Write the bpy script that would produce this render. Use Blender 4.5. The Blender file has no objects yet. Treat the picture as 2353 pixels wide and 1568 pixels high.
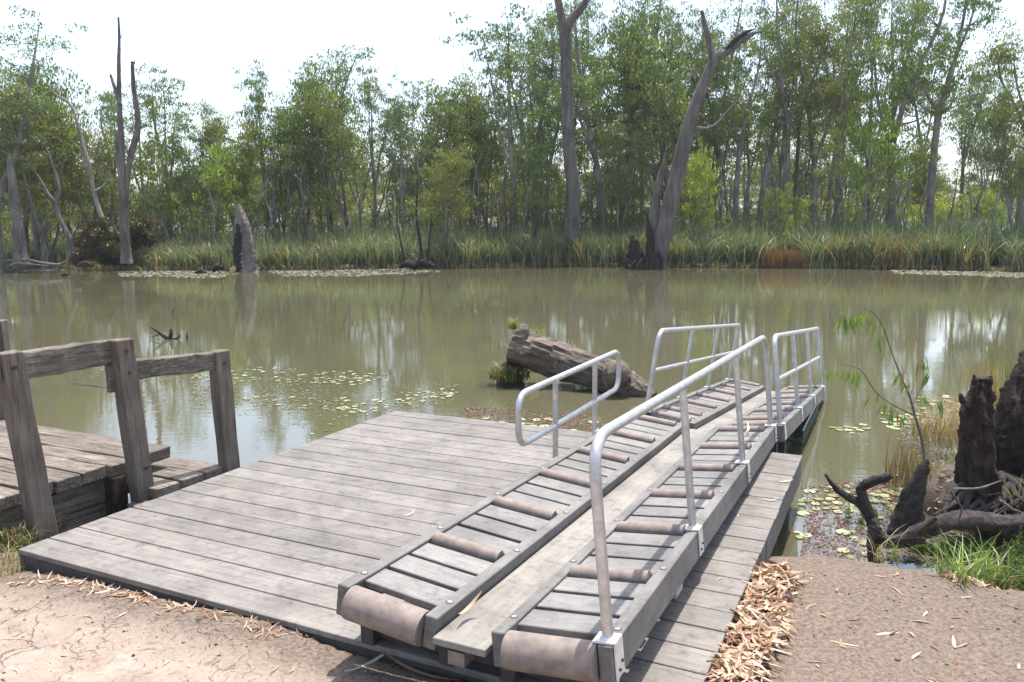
import bpy, bmesh, math, random
import numpy as np
from mathutils import Vector, Matrix

random.seed(7); rng = np.random.default_rng(11)
PI = math.pi
sc = bpy.context.scene
COL = sc.collection
# ------------------------------------------------------------------ camera geometry
F = 1831.; PITCH = math.radians(8.14); ROLL = math.radians(0.44)
ZD = 0.45; H = 2.40
def ray(x, y):
    u = (x-1176.5)/F; v = (784-y)/F
    c, s = math.cos(ROLL), math.sin(ROLL)
    u2 = u*c+v*s; v2 = v*c-u*s
    return np.array([u2, math.cos(PITCH)+v2*math.sin(PITCH), -math.sin(PITCH)+v2*math.cos(PITCH)])
def PZ(x, y, z):
    d = ray(x, y); t = (z-H)/d[2]; return np.array([0, 0, H])+d*t
def PY(x, y, Y):
    d = ray(x, y); t = Y/d[1]; return np.array([0, 0, H])+d*t
U = np.array([.4381, .8989, 0]); V = np.array([.8989, -.4381, 0]); O = PZ(40, 1262, ZD)*np.array([1, 1, 0])
def W(a, b, z): return O+V*a+U*b+np.array([0, 0, z])

# ------------------------------------------------------------------ tags
def tag(o, label=None, cat=None, group=None, kind=None):
    if label: o['label'] = label
    if cat: o['category'] = cat
    if group: o['group'] = group
    if kind: o['kind'] = kind
    return o
def empty(name, loc=(0, 0, 0)):
    o = bpy.data.objects.new(name, None); COL.objects.link(o); o.location = loc; o.empty_display_size = .2
    return o

# ------------------------------------------------------------------ mesh building
def npmesh(name, verts, faces, mats, cols=None, smooth=False, midx=None):
    """verts Nx3; faces: Mx4 or Mx3 int array"""
    verts = np.asarray(verts, np.float32); faces = np.asarray(faces, np.int32)
    me = bpy.data.meshes.new(name); k = faces.shape[1]; m = len(faces)
    me.vertices.add(len(verts)); me.vertices.foreach_set('co', verts.ravel())
    me.loops.add(m*k); me.loops.foreach_set('vertex_index', faces.ravel())
    me.polygons.add(m); me.polygons.foreach_set('loop_start', np.arange(m, dtype=np.int32)*k)
    if smooth: me.polygons.foreach_set('use_smooth', np.ones(m, bool))
    if midx is not None: me.polygons.foreach_set('material_index', np.asarray(midx, np.int32))
    for mt in (mats if isinstance(mats, (list, tuple)) else [mats]): me.materials.append(mt)
    me.update(calc_edges=True)
    if cols is not None:
        ca = me.color_attributes.new('Col', 'FLOAT_COLOR', 'POINT')
        c4 = np.ones((len(verts), 4), np.float32); c4[:, :3] = cols
        ca.data.foreach_set('color', c4.ravel())
    return me
def link(name, me, parent=None, loc=None):
    o = bpy.data.objects.new(name, me); COL.objects.link(o)
    if loc is not None: o.location = loc
    if parent is not None:
        o.parent = parent
        if loc is None: o.matrix_parent_inverse = Matrix.Translation(-Vector(parent.location)) if parent.type == 'EMPTY' and parent.parent is None else (parent.matrix_world.inverted() if False else Matrix.Identity(4))
    return o
class MB:
    def __init__(s): s.v = []; s.f = []; s.m = []; s.sm = []
    def add(s, vs, fs, mi=0, sm=False):
        n = len(s.v); s.v += [tuple(map(float, p)) for p in vs]
        for f in fs: s.f.append(tuple(i+n for i in f)); s.m.append(mi); s.sm.append(sm)
    def hexa(s, c8, mi=0):
        s.add(c8, [(0, 3, 2, 1), (4, 5, 6, 7), (0, 1, 5, 4), (1, 2, 6, 5), (2, 3, 7, 6), (3, 0, 4, 7)], mi)
    def bar(s, fn, a0, a1, b0, b1, z0, z1, mi=0):
        """box in a local frame fn(a,b,z)->world"""
        s.hexa([fn(a0, b0, z0), fn(a1, b0, z0), fn(a1, b1, z0), fn(a0, b1, z0), fn(a0, b0, z1), fn(a1, b0, z1), fn(a1, b1, z1), fn(a0, b1, z1)], mi)
    def tube(s, pts, rad, n=10, mi=0, cap=True, jit=0., jf=None, sm=True, ell=None):
        pts = [Vector(map(float, p)) for p in pts]
        if not hasattr(rad, '__len__'): rad = [rad]*len(pts)
        t0 = (pts[1]-pts[0]).normalized()
        nrm = t0.orthogonal().normalized(); rings = []
        for i, p in enumerate(pts):
            t = (pts[min(i+1, len(pts)-1)]-pts[max(i-1, 0)]).normalized()
            nrm = (nrm-t*nrm.dot(t)).normalized(); bn = t.cross(nrm)
            ring = []
            for k in range(n):
                a = 2*PI*k/n; r = rad[i]*(1+(random.uniform(-jit, jit) if jit else 0))
                if jf: r *= jf(i, k)
                ring.append(p+nrm*(math.cos(a)*r)+bn*(math.sin(a)*r))
            rings.append(ring)
        vs = [q for r in rings for q in r]; fs = []
        for i in range(len(pts)-1):
            for k in range(n):
                fs.append((i*n+k, i*n+(k+1) % n, (i+1)*n+(k+1) % n, (i+1)*n+k))
        s.add(vs, fs, mi, sm)
        if cap:
            s.add(rings[0], [tuple(reversed(range(n)))], mi); s.add(rings[-1], [tuple(range(n))], mi)
    def mesh(s, name, mats, bevel=0):
        me = bpy.data.meshes.new(name); me.from_pydata(s.v, [], s.f)
        for mt in (mats if isinstance(mats, (list, tuple)) else [mats]): me.materials.append(mt)
        me.polygons.foreach_set('material_index', s.m); me.polygons.foreach_set('use_smooth', s.sm)
        me.update(); 
        if bevel:
            bm = bmesh.new(); bm.from_mesh(me)
            bmesh.ops.bevel(bm, geom=[e for e in bm.edges], offset=bevel, segments=1, affect='EDGES', clamp_overlap=True)
            bm.to_mesh(me); bm.free()
        return me
    def obj(s, name, mats, parent=None, bevel=0): return link(name, s.mesh(name, mats, bevel), parent)

def fillet(pts, r, n=6):
    pts = [Vector(map(float, p)) for p in pts]; out = [pts[0]]
    for i in range(1, len(pts)-1):
        p = pts[i]; a = (pts[i-1]-p); b = (pts[i+1]-p); d = min(r, a.length*.45, b.length*.45)
        A = p+a.normalized()*d; B = p+b.normalized()*d
        for k in range(n+1):
            t = k/n; out.append(A*(1-t)**2+p*2*t*(1-t)+B*t*t)
    out.append(pts[-1]); return out
def spline(pts, rad, n=4):
    """Catmull-Rom subdivide"""
    P = [np.array(p, float) for p in pts]; R = list(rad) if hasattr(rad, '__len__') else [rad]*len(P)
    P = [2*P[0]-P[1]]+P+[2*P[-1]-P[-2]]; R = [R[0]]+R+[R[-1]]; o = []; q = []
    for i in range(1, len(P)-2):
        for k in range(n):
            t = k/n
            o.append(.5*((2*P[i])+(-P[i-1]+P[i+1])*t+(2*P[i-1]-5*P[i]+4*P[i+1]-P[i+2])*t*t+(-P[i-1]+3*P[i]-3*P[i+1]+P[i+2])*t**3)); q.append(R[i]*(1-t)+R[i+1]*t)
    o.append(P[-2]); q.append(R[-2]); return o, q

# ------------------------------------------------------------------ materials
def newmat(name):
    m = bpy.data.materials.new(name); m.use_nodes = True; nt = m.node_tree
    return m, nt, nt.nodes['Principled BSDF']
def N(nt, t, **kw):
    n = nt.nodes.new(t)
    for k, v in kw.items():
        if k.startswith('i_'): n.inputs[k[2:].replace('_', ' ')].default_value = v
        else: setattr(n, k, v)
    return n
def ramp(nt, fac, stops):
    r = nt.nodes.new('ShaderNodeValToRGB'); e = r.color_ramp.elements
    while len(e) < len(stops): e.new(.5)
    for i, (p, c) in enumerate(stops): e[i].position = p; e[i].color = (*c, 1) if len(c) == 3 else c
    nt.links.new(fac, r.inputs[0]); return r.outputs[0]
def mixc(nt, fac, a, b, mode='MIX'):
    m = nt.nodes.new('ShaderNodeMix'); m.data_type = 'RGBA'; m.blend_type = mode
    for i, v in ((0, fac), (6, a), (7, b)):
        if hasattr(v, 'links'): nt.links.new(v, m.inputs[i])
        elif i == 0: m.inputs[0].default_value = v
        else: m.inputs[i].default_value = (*v, 1)
    return m.outputs[2]
def noise(nt, scale, detail=4, rough=.55, vec=None, dist=0.):
    n = N(nt, 'ShaderNodeTexNoise'); n.inputs['Scale'].default_value = scale; n.inputs['Detail'].default_value = detail
    n.inputs['Roughness'].default_value = rough; n.inputs['Distortion'].default_value = dist
    if vec is not None: nt.links.new(vec, n.inputs['Vector'])
    return n.outputs['Fac']
def geo_pos(nt): return N(nt, 'ShaderNodeNewGeometry').outputs['Position']
def mapping(nt, vec, scale=(1, 1, 1), rot=(0, 0, 0)):
    m = N(nt, 'ShaderNodeMapping'); m.inputs['Scale'].default_value = scale; m.inputs['Rotation'].default_value = rot
    nt.links.new(vec, m.inputs['Vector']); return m.outputs[0]
def bump(nt, b, h, strength, dist):
    n = N(nt, 'ShaderNodeBump'); n.inputs['Strength'].default_value = strength; n.inputs['Distance'].default_value = dist
    nt.links.new(h, n.inputs['Height']); nt.links.new(n.outputs[0], b.inputs['Normal'])
YAW = math.atan2(V[1], V[0])     # deck frame angle
def wood(name, c0, c1, c2, rough=.75, along='b', grain=60, bs=.3, bd=.003, spots=.5, rand=.18):
    """weathered plank: streaks stretched along the board; tone differs from board to board"""
    m, nt, b = newmat(name); p = geo_pos(nt)
    pr = mapping(nt, p, rot=(0, 0, -YAW))
    st = mapping(nt, pr, (grain, 2.5, grain) if along == 'b' else (2.5, grain, grain))
    g = noise(nt, 1., 5, .6, st); big = noise(nt, 2.3, 4, .6, pr); fine = noise(nt, 55, 3, .7, pr)
    c = ramp(nt, g, [(.3, c0), (.52, c1), (.75, c2)])
    stain = ramp(nt, big, [(.35, (.74, .72, .70)), (.6, (1.07, 1.05, 1.02))])
    c = mixc(nt, 1., c, stain, 'MULTIPLY')
    med = noise(nt, 9, 5, .7, pr)
    c = mixc(nt, .6, c, ramp(nt, noise(nt, 38, 4, .75, pr), [(.32, (.45, .43, .41)), (.42, (1, 1, 1)), (.7, (1.12, 1.1, 1.06))]), 'MULTIPLY')
    c = mixc(nt, spots, c, ramp(nt, med, [(.3, (.5, .48, .46)), (.48, (1, 1, 1)), (.72, (1.15, 1.1, 1.02))]), 'MULTIPLY')
    if rand:
        gi = N(nt, 'ShaderNodeNewGeometry').outputs['Random Per Island']
        mr = N(nt, 'ShaderNodeMapRange'); nt.links.new(gi, mr.inputs[0]); mr.inputs[3].default_value = 1-rand; mr.inputs[4].default_value = 1+rand
        cc = N(nt, 'ShaderNodeCombineColor'); 
        for i in range(3): nt.links.new(mr.outputs[0], cc.inputs[i])
        c = mixc(nt, 1., c, cc.outputs[0], 'MULTIPLY')
    nt.links.new(c, b.inputs['Base Color']); b.inputs['Roughness'].default_value = rough
    ad = N(nt, 'ShaderNodeMath', operation='ADD'); nt.links.new(g, ad.inputs[0]); nt.links.new(fine, ad.inputs[1])
    bump(nt, b, ad.outputs[0], bs, bd); return m
def simple(name, c, rough=.6, metal=0., nscale=0, var=.2, bs=0., bd=.002):
    m, nt, b = newmat(name); b.inputs['Roughness'].default_value = rough; b.inputs['Metallic'].default_value = metal
    if nscale:
        n = noise(nt, nscale, 5, .65, geo_pos(nt))
        lo = tuple(x*(1-var) for x in c); hi = tuple(min(1, x*(1+var)) for x in c)
        nt.links.new(ramp(nt, n, [(.3, lo), (.7, hi)]), b.inputs['Base Color'])
        if bs: bump(nt, b, n, bs, bd)
    else: b.inputs['Base Color'].default_value = (*c, 1)
    return m
def barkmat(name, c0, c1, c2, zs=1.5, s=9, bd=.02, bs=.6, rough=.9):
    m, nt, b = newmat(name); p = N(nt, 'ShaderNodeTexCoord').outputs['Object']
    n = noise(nt, 1, 6, .65, mapping(nt, p, (s, s, zs)), .5); n2 = noise(nt, .6, 3, .6, p)
    c = ramp(nt, n, [(.3, c0), (.5, c1), (.72, c2)])
    c = mixc(nt, 1., c, ramp(nt, n2, [(.35, (.62, .6, .6)), (.65, (1.15, 1.12, 1.08))]), 'MULTIPLY')
    nt.links.new(c, b.inputs['Base Color']); b.inputs['Roughness'].default_value = rough
    bump(nt, b, n, bs, bd); return m
def leafmat(name, trans=.45, rough=.45, tint=(1, 1, 1), obrand=True, spec=.5):
    m, nt, b = newmat(name)
    at = N(nt, 'ShaderNodeAttribute', attribute_name='Col').outputs['Color']
    c = at
    if obrand:
        ri = N(nt, 'ShaderNodeObjectInfo').outputs['Random']
        c = mixc(nt, 1., c, ramp(nt, ri, [(0, (.78, .9, .85)), (.35, (1, 1, 1)), (.7, (1.04, 1.02, .85)), (1, (.85, 1.0, 1.0))]), 'MULTIPLY')
    if tint != (1, 1, 1): c = mixc(nt, 1., c, tint, 'MULTIPLY')
    nt.links.new(c, b.inputs['Base Color']); b.inputs['Roughness'].default_value = rough
    b.inputs['Specular IOR Level'].default_value = spec
    tr = N(nt, 'ShaderNodeBsdfTranslucent'); c2 = mixc(nt, 1., c, (1.25, 1.35, .6), 'MULTIPLY'); nt.links.new(c2, tr.inputs[0])
    mx = N(nt, 'ShaderNodeMixShader'); mx.inputs[0].default_value = trans
    nt.links.new(b.outputs[0], mx.inputs[1]); nt.links.new(tr.outputs[0], mx.inputs[2])
    nt.links.new(mx.outputs[0], nt.nodes['Material Output'].inputs['Surface']); return m

M = {}
M['deck'] = wood('grey_recycled_planks', (.118, .111, .104), (.160, .151, .142), (.195, .184, .174), .62, 'a', 55, .35, .003, .9, .12)
M['slat'] = wood('grey_slats', (.125, .123, .12), (.165, .162, .158), (.20, .197, .19), .6, 'a', 60, .4, .003, .7, .14)
M['stringer'] = wood('grey_beam', (0.104, 0.104, 0.102), (0.132, 0.131, 0.128), (0.165, 0.162, 0.159), .65, 'b', 35, .3, .002, .7, .1)
M['keel'] = wood('keel_plank', (.168, .160, .148), (.205, .196, .182), (.235, .226, .212), .7, 'b', 30, .25, .002, .85, 0)
M['endface'] = simple('dark_board', (.055, .05, .047), .8, 0, 30, .3)
M['roller'] = simple('mauve_brown_roller', (.185, .148, .130), .7, 0, 16, .32, .15, .001)
M['old'] = wood('old_wharf_timber', (.04, .033, .027), (.125, .107, .09), (.25, .225, .20), .85, 'b', 75, 1., .012, .8, .15)
M['oldx'] = wood('old_wharf_planks', (.055, .045, .037), (.18, .155, .13), (.28, .25, .22), .9, 'a', 60, 1., .015, .8, .24)
M['oldpost'] = None
M['rust'] = simple('rusty_bolt', (.07, .04, .03), .8, .3)
M['screw'] = simple('steel_screw', (.32, .31, .3), .5, .6)
m, nt, b = newmat('brushed_aluminium'); p = geo_pos(nt)
b.inputs['Metallic'].default_value = .82
n = noise(nt, 14, 5, .7, p); n2 = noise(nt, 180, 2, .6, p)
nt.links.new(ramp(nt, n, [(.3, (.40, .385, .36)), (.6, (.56, .55, .54)), (.8, (.68, .68, .68))]), b.inputs['Base Color'])
nt.links.new(ramp(nt, n, [(.3, (.52,)*3), (.7, (.36,)*3)]), b.inputs['Roughness']); bump(nt, b, n2, .1, .001); M['alu'] = m
M['plate'] = simple('alu_plate', (.62, .61, .60), .5, .5, 20, .15)
M['greensteel'] = simple('green_painted_steel', (.035, .055, .046), .6, .2, 12, .3)
M['bark'] = barkmat('gum_bark', (.11, .10, .09), (.23, .21, .19), (.40, .375, .345), .8, 3)
M['barkdark'] = barkmat('dark_gum_bark', (.06, .052, .046), (.13, .115, .10), (.24, .215, .195), .8, 3)
M['dead'] = barkmat('dead_grey_wood', (.055, .048, .042), (.115, .102, .09), (.185, .167, .15), .7, 5, .05)
M['snag'] = barkmat('pale_snag_wood', (.06, .054, .048), (.145, .132, .12), (.25, .235, .215), .7, 6, .06)
M['char'] = barkmat('charred_wood', (.006, .005, .005), (.016, .013, .011), (.04, .03, .024), 1.5, 9, .05, 1.)
M['rotten'] = barkmat('dark_rotten_wood', (.011, .008, .006), (.038, .025, .018), (.10, .062, .042), 9, 22, .05, 1.)
M['root'] = barkmat('wet_dark_root', (.008, .006, .005), (.026, .020, .017), (.07, .056, .046), 8, 12, .04, 1., .8)
M['log'] = None
M['gum'] = leafmat('gum_leaves', .42, .42)
M['reed'] = leafmat('reed_blades', .35, .4, obrand=False, spec=.6)
M['grass'] = leafmat('grass_blades', .35, .45, obrand=False)
M['litter'] = leafmat('dry_leaves', .15, .65, obrand=False, spec=.3)
M['pad'] = leafmat('lily_pads', .05, .35, obrand=False, spec=.5)
M['weed'] = leafmat('floating_weed', .05, .8, obrand=False, spec=.2)

# fallen log: grain follows its length
m, nt, b = newmat('log_wood'); p = N(nt, 'ShaderNodeTexCoord').outputs['Object']
lp = mapping(nt, p, (2., 9, 9), (0, 0, math.radians(-18)))
n = noise(nt, 1.3, 8, .68, lp, 1.2); n2 = noise(nt, 2.2, 4, .6, p)
c = ramp(nt, n, [(.33, (.03, .022, .016)), (.43, (.11, .083, .062)), (.58, (.19, .15, .118)), (.75, (.30, .25, .205))])
c = mixc(nt, 1., c, ramp(nt, n2, [(.35, (.5, .48, .46)), (.6, (1.1, 1.08, 1.05))]), 'MULTIPLY')
nt.links.new(c, b.inputs['Base Color']); b.inputs['Roughness'].default_value = .75; bump(nt, b, n, 1., .05); M['log'] = m
# upright wharf posts: vertical grain
m, nt, b = newmat('old_post_timber'); p = geo_pos(nt)
n = noise(nt, 1, 7, .65, mapping(nt, p, (38, 38, 2.2)), .6); n2 = noise(nt, 3, 4, .6, p)
c = ramp(nt, n, [(.32, (.035, .03, .026)), (.42, (.11, .09, .074)), (.6, (.15, .128, .108)), (.8, (.23, .205, .18))])
c = mixc(nt, 1., c, ramp(nt, n2, [(.3, (.6, .58, .55)), (.65, (1.1, 1.06, 1.03))]), 'MULTIPLY')
nt.links.new(c, b.inputs['Base Color']); b.inputs['Roughness'].default_value = .85; bump(nt, b, n, .9, .008); M['oldpost'] = m

# soil
m, nt, b = newmat('bank_soil'); p = geo_pos(nt)
big = noise(nt, .9, 5, .6, p); med = noise(nt, 5, 6, .7, p); fine = noise(nt, 45, 5, .75, p); vf = noise(nt, 180, 3, .7, p)
sx = N(nt, 'ShaderNodeSeparateXYZ'); nt.links.new(p, sx.inputs[0])
mr = N(nt, 'ShaderNodeMapRange'); nt.links.new(sx.outputs['X'], mr.inputs[0]); mr.inputs[1].default_value = -.2; mr.inputs[2].default_value = 1.2
pale = ramp(nt, med, [(.3, (.215, .170, .138)), (.5, (.285, .230, .190)), (.7, (.345, .285, .24))])
brown = ramp(nt, med, [(.3, (.14, .108, .080)), (.44, (.22, .175, .133)), (.56, (.29, .237, .184)), (.75, (.36, .30, .24))])
soil = mixc(nt, mr.outputs[0], pale, brown)
# dark mulchy strip along the deck front: distance in the deck's own frame
dm = N(nt, 'ShaderNodeVectorMath', operation='DOT_PRODUCT'); nt.links.new(p, dm.inputs[0]); dm.inputs[1].default_value = tuple(U)
b0 = float(O@U)
mr2 = N(nt, 'ShaderNodeMapRange'); nt.links.new(dm.outputs['Value'], mr2.inputs[0]); mr2.inputs[1].default_value = b0-.55; mr2.inputs[2].default_value = b0-.12
am = N(nt, 'ShaderNodeMath', operation='MULTIPLY_ADD'); nt.links.new(med, am.inputs[0]); am.inputs[1].default_value = 3.2; am.inputs[2].default_value = -1.35
ad = N(nt, 'ShaderNodeMath', operation='ADD'); nt.links.new(am.outputs[0], ad.inputs[0]); nt.links.new(mr2.outputs[0], ad.inputs[1])
sb = N(nt, 'ShaderNodeMath', operation='MULTIPLY'); sb.use_clamp = True; nt.links.new(ad.outputs[0], sb.inputs[0]); nt.links.new(mr2.outputs[0], sb.inputs[1])
soil = mixc(nt, sb.outputs[0], soil, ramp(nt, fine, [(.3, (.08, .062, .05)), (.7, (.20, .16, .13))]))
# cracks in the dried clay
wv = N(nt, 'ShaderNodeVectorMath', operation='ADD'); nt.links.new(p, wv.inputs[0])
wn = N(nt, 'ShaderNodeTexNoise'); wn.inputs['Scale'].default_value = 5; wn.inputs['Detail'].default_value = 4; nt.links.new(p, wn.inputs['Vector'])
ws = N(nt, 'ShaderNodeVectorMath', operation='SCALE'); nt.links.new(wn.outputs['Color'], ws.inputs[0]); ws.inputs['Scale'].default_value = .28; nt.links.new(ws.outputs[0], wv.inputs[1])
vo = N(nt, 'ShaderNodeTexVoronoi', feature='DISTANCE_TO_EDGE'); vo.inputs['Scale'].default_value = 3.1; nt.links.new(wv.outputs[0], vo.inputs['Vector'])
crack = ramp(nt, vo.outputs[0], [(0, (0, 0, 0)), (.018, (1, 1, 1))])
inv = ramp(nt, big, [(.42, (0, 0, 0)), (.56, (1, 1, 1))])
cm = mixc(nt, 1., crack, inv, 'LIGHTEN'); cm = mixc(nt, mr.outputs[0], cm, (1, 1, 1))
soil = mixc(nt, 1., soil, mixc(nt, 1., cm, (.5, .46, .42), 'LIGHTEN'), 'MULTIPLY')
soil = mixc(nt, 1., soil, ramp(nt, fine, [(.28, (.5, .48, .46)), (.42, (.97, .97, .97)), (.75, (1.15, 1.14, 1.12))]), 'MULTIPLY')
soil = mixc(nt, ramp(nt, big, [(.4, (1, 1, 1)), (.6, (.1, .1, .1))]), soil, mixc(nt, 1., soil, ramp(nt, vf, [(.36, (.45, .43, .41)), (.5, (1, 1, 1))]), 'MULTIPLY'))
# below the waterline and on the far bank the ground is dark
mr3 = N(nt, 'ShaderNodeMapRange'); nt.links.new(sx.outputs['Z'], mr3.inputs[0]); mr3.inputs[1].default_value = .0; mr3.inputs[2].default_value = .22
soil = mixc(nt, mr3.outputs[0], (.035, .03, .022), soil)
mr4 = N(nt, 'ShaderNodeMapRange'); nt.links.new(sx.outputs['Y'], mr4.inputs[0]); mr4.inputs[1].default_value = 20; mr4.inputs[2].default_value = 30
soil = mixc(nt, mr4.outputs[0], soil, ramp(nt, med, [(.3, (.06, .06, .03)), (.7, (.14, .12, .07))]))
nt.links.new(soil, b.inputs['Base Color']); b.inputs['Roughness'].default_value = .95; b.inputs['Specular IOR Level'].default_value = .15
hh = N(nt, 'ShaderNodeMath', operation='ADD'); nt.links.new(fine, hh.inputs[0]); nt.links.new(med, hh.inputs[1])
h2 = N(nt, 'ShaderNodeMath', operation='ADD'); nt.links.new(hh.outputs[0], h2.inputs[0]); nt.links.new(cm, h2.inputs[1])
bump(nt, b, h2.outputs[0], .5, .006); M['soil'] = m

# water
m, nt, b = newmat('muddy_water'); p = geo_pos(nt)
mud = noise(nt, .25, 3, .5, p)
nt.links.new(ramp(nt, mud, [(.3, (.080, .076, .044)), (.7, (.097, .092, .055))]), b.inputs['Base Color'])
b.inputs['Roughness'].default_value = .02; b.inputs['IOR'].default_value = 2.2; b.inputs['Specular IOR Level'].default_value = .5
w1 = noise(nt, 1, 3, .55, mapping(nt, p, (2.2, 5.5, 1))); w2 = noise(nt, 1, 2, .5, mapping(nt, p, (11, 26, 1)))
w3 = noise(nt, .35, 2, .5, p)
amp = ramp(nt, w3, [(.35, (.12,)*3), (.65, (1., 1, 1))])
s1 = N(nt, 'ShaderNodeMath', operation='MULTIPLY_ADD'); nt.links.new(w2, s1.inputs[0]); s1.inputs[1].default_value = .22; nt.links.new(w1, s1.inputs[2])
s2 = N(nt, 'ShaderNodeMath', operation='MULTIPLY'); nt.links.new(s1.outputs[0], s2.inputs[0]); nt.links.new(amp, s2.inputs[1])
bump(nt, b, s2.outputs[0], .4, .0048); M['water'] = m

# ------------------------------------------------------------------ terrain
def interp(x, pts): return np.interp(x, [q[0] for q in pts], [q[1] for q in pts])
SH = [(-60, 5.2), (-6, 5.2), (-3.9, 5.1), (-3.1, 5.0), (-2, 4.9), (0, 4.4), (1.0, 4.45), (1.5, 4.62), (1.9, 4.70), (2.3, 4.55), (2.55, 4.32), (2.85, 4.16), (3.4, 3.95), (4.2, 3.9), (5, 4.2), (6, 5), (60, 7)]
FB = [(-120, 72), (-60, 60), (-35, 54), (-22, 47.5), (-15.6, 46.3), (-4.5, 47.6), (3.3, 48.5), (7.8, 46.9), (17.7, 44.6), (24.8, 39.4), (40, 33), (120, 22)]
def vnoise(x, y, s, seed):
    r = np.random.default_rng(seed); t = 0
    for k in range(5):
        a = r.uniform(0, 2*PI); ph = r.uniform(0, 9); f = s*(1.7**k)
        t = t+np.sin((x*math.cos(a)+y*math.sin(a))*f+ph+1.3*np.sin((x*math.sin(a)-y*math.cos(a))*f*.7+ph))/(1.5**k)
    return t/2.5
def smooth(t): t = np.clip(t, 0, 1); return t*t*(3-2*t)
def ground_z(x, y):
    x = np.asarray(x, float); y = np.asarray(y, float)
    ys = interp(x, SH)+.05*vnoise(x, y, 5, 3)+.035*vnoise(x, y, 15, 6)
    top = .352+.036*(4.6-np.maximum(y, -30))+.012*vnoise(x, y, 4, 1)+.007*vnoise(x, y, 13, 2)+.003*vnoise(x, y, 31, 4)
    top = top+.05*np.exp(-((x-1.9)**2/.5+(y-4.2)**2/.25))
    top = top-.05*smooth((-x-2.5)/.8)
    # keep the soil below the deck boards
    a = (x-O[0])*V[0]+(y-O[1])*V[1]; bb = (x-O[0])*U[0]+(y-O[1])*U[1]
    top = top+(.012+.016*np.clip(a, 0, 4))*smooth((bb+.7)/.5)*smooth((.02-bb)/.02)*smooth((a+.1)/.2)*smooth((2.6-a)/.5)
    ind = smooth((bb+.02)/.1)*smooth((a+.1)/.1)*smooth((4.2-a)/.06); top = top-ind*.10
    z = top-(top+.7)*smooth((y-ys)/.75)
    # bank lobe on the right that carries the stumps
    d = np.sqrt(((x-4.6)/1.2)**2+((y-6.2)/1.05)**2)+.08*vnoise(x, y, 4, 9)
    z = np.maximum(z, -.7+1.02*smooth((1.35-d)/.55))
    d2 = smooth((x-5.2)/1.2)*smooth((14-y)/3)*smooth((y-3)/1)
    z = np.maximum(z, -.7+.98*smooth((x-4.6)/1.)*smooth((7.6-y)/1.5)*smooth((y-4)/1))
    fb = interp(x, FB); t = (y-fb)
    far = -.7+.85*smooth((t+1.2)/1.6)+.5*smooth(t/14)+.05*vnoise(x, y, .8, 5)
    return np.where(y > 18, far, z)
gx = np.unique(np.concatenate([np.arange(-6.5, 7.5, .045), np.arange(-60, 60, 1.2), np.linspace(-900, 900, 41)]))
gy = np.unique(np.concatenate([np.arange(-1.5, 8.5, .045), np.arange(-20, 30, 1.), np.arange(30, 90, .7), np.linspace(90, 1200, 30), np.linspace(-300, -20, 10)]))
X, Y = np.meshgrid(gx, gy); Zg = ground_z(X, Y); nx, ny = len(gx), len(gy)
idx = np.arange(nx*ny).reshape(ny, nx)
fc = np.stack([idx[:-1, :-1], idx[:-1, 1:], idx[1:, 1:], idx[1:, :-1]], -1).reshape(-1, 4)
g = link('ground', npmesh('ground', np.stack([X, Y, Zg], -1).reshape(-1, 3), fc, M['soil'], smooth=True)); tag(g, kind='structure')
wm = npmesh('water', [(-900, -2, 0), (900, -2, 0), (900, 80, 0), (-900, 80, 0)], [(0, 1, 2, 3)], M['water'])
tag(link('water', wm), kind='structure')
def gz(x, y): return float(ground_z(x, y))

# ------------------------------------------------------------------ low deck
deck = empty('timber_deck', W(2.08, 2.07, 0)); tag(deck, 'low deck of wide grey boards lying under and beside the roller ramp', 'deck')
mb = MB(); bw = .207; L = 20
for i in range(L):
    b0_, b1_ = i*bw-.001, (i+1)*bw-random.choice([.009, .011, .012, .015])
    e = random.uniform(-.004, .004); dz = random.uniform(-.0015, .0015)
    mb.bar(W, 0+e, 4.156+random.uniform(-.004, .004), b0_, b1_, ZD-.032+dz, ZD+dz, 0)
me = mb.mesh('decking', [M['deck'], M['screw']], .003)
link('decking', me, deck)
mb = MB()
for i in range(L):
    for a in [.05, .62, 1.2, 1.8, 2.4, 3.0, 3.6, 4.10]:
        for db in (.045, .155):
            c = W(a+random.uniform(-.006, .006), i*bw+db+random.uniform(-.005, .005), ZD+.0022)
            n = 8; r = .0048
            mb.add([c+np.array([r*math.cos(2*PI*k/n), r*math.sin(2*PI*k/n), 0]) for k in range(n)], [tuple(range(n))], 0)
tag(mb.obj('screw_heads', M['screw'], deck), kind='stuff')
mb = MB(); mb.bar(W, .005, 4.15, .006, .045, .27, ZD-.035)
mb.obj('front_fascia', M['endface'], deck)  # front face coloured darker than the side fascias, standing for its shade
mb = MB(); mb.bar(W, 4.09, 4.145, .05, 2.2, .235, ZD-.035); mb.bar(W, 4.10, 4.149, 2.206, 4.13, .225, ZD-.035); mb.obj('side_fascia', M['stringer'], deck, .003)
mb = MB(); mb.bar(W, .006, .05, .05, 4.13, .24, ZD-.035); mb.obj('side_fascia', M['stringer'], deck, .003)
mb = MB(); mb.bar(W, .01, 4.14, 4.085, 4.135, .24, ZD-.035); mb.obj('back_fascia', M['stringer'], deck, .003)
for a in (1.0, 2.0, 3.05):
    mb = MB(); mb.bar(W, a, a+.07, .05, 4.08, .25, ZD-.036); mb.obj('joist', M['stringer'], deck)
for a in (.07, 1.4, 2.7, 3.98):
    for b_ in (1.75, 3.2, 3.95):
        mb = MB(); mb.bar(W, a, a+.1, b_, b_+.1, -.6, .238 if 0 else .3); mb.obj('pile', M['endface'], deck)

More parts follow.
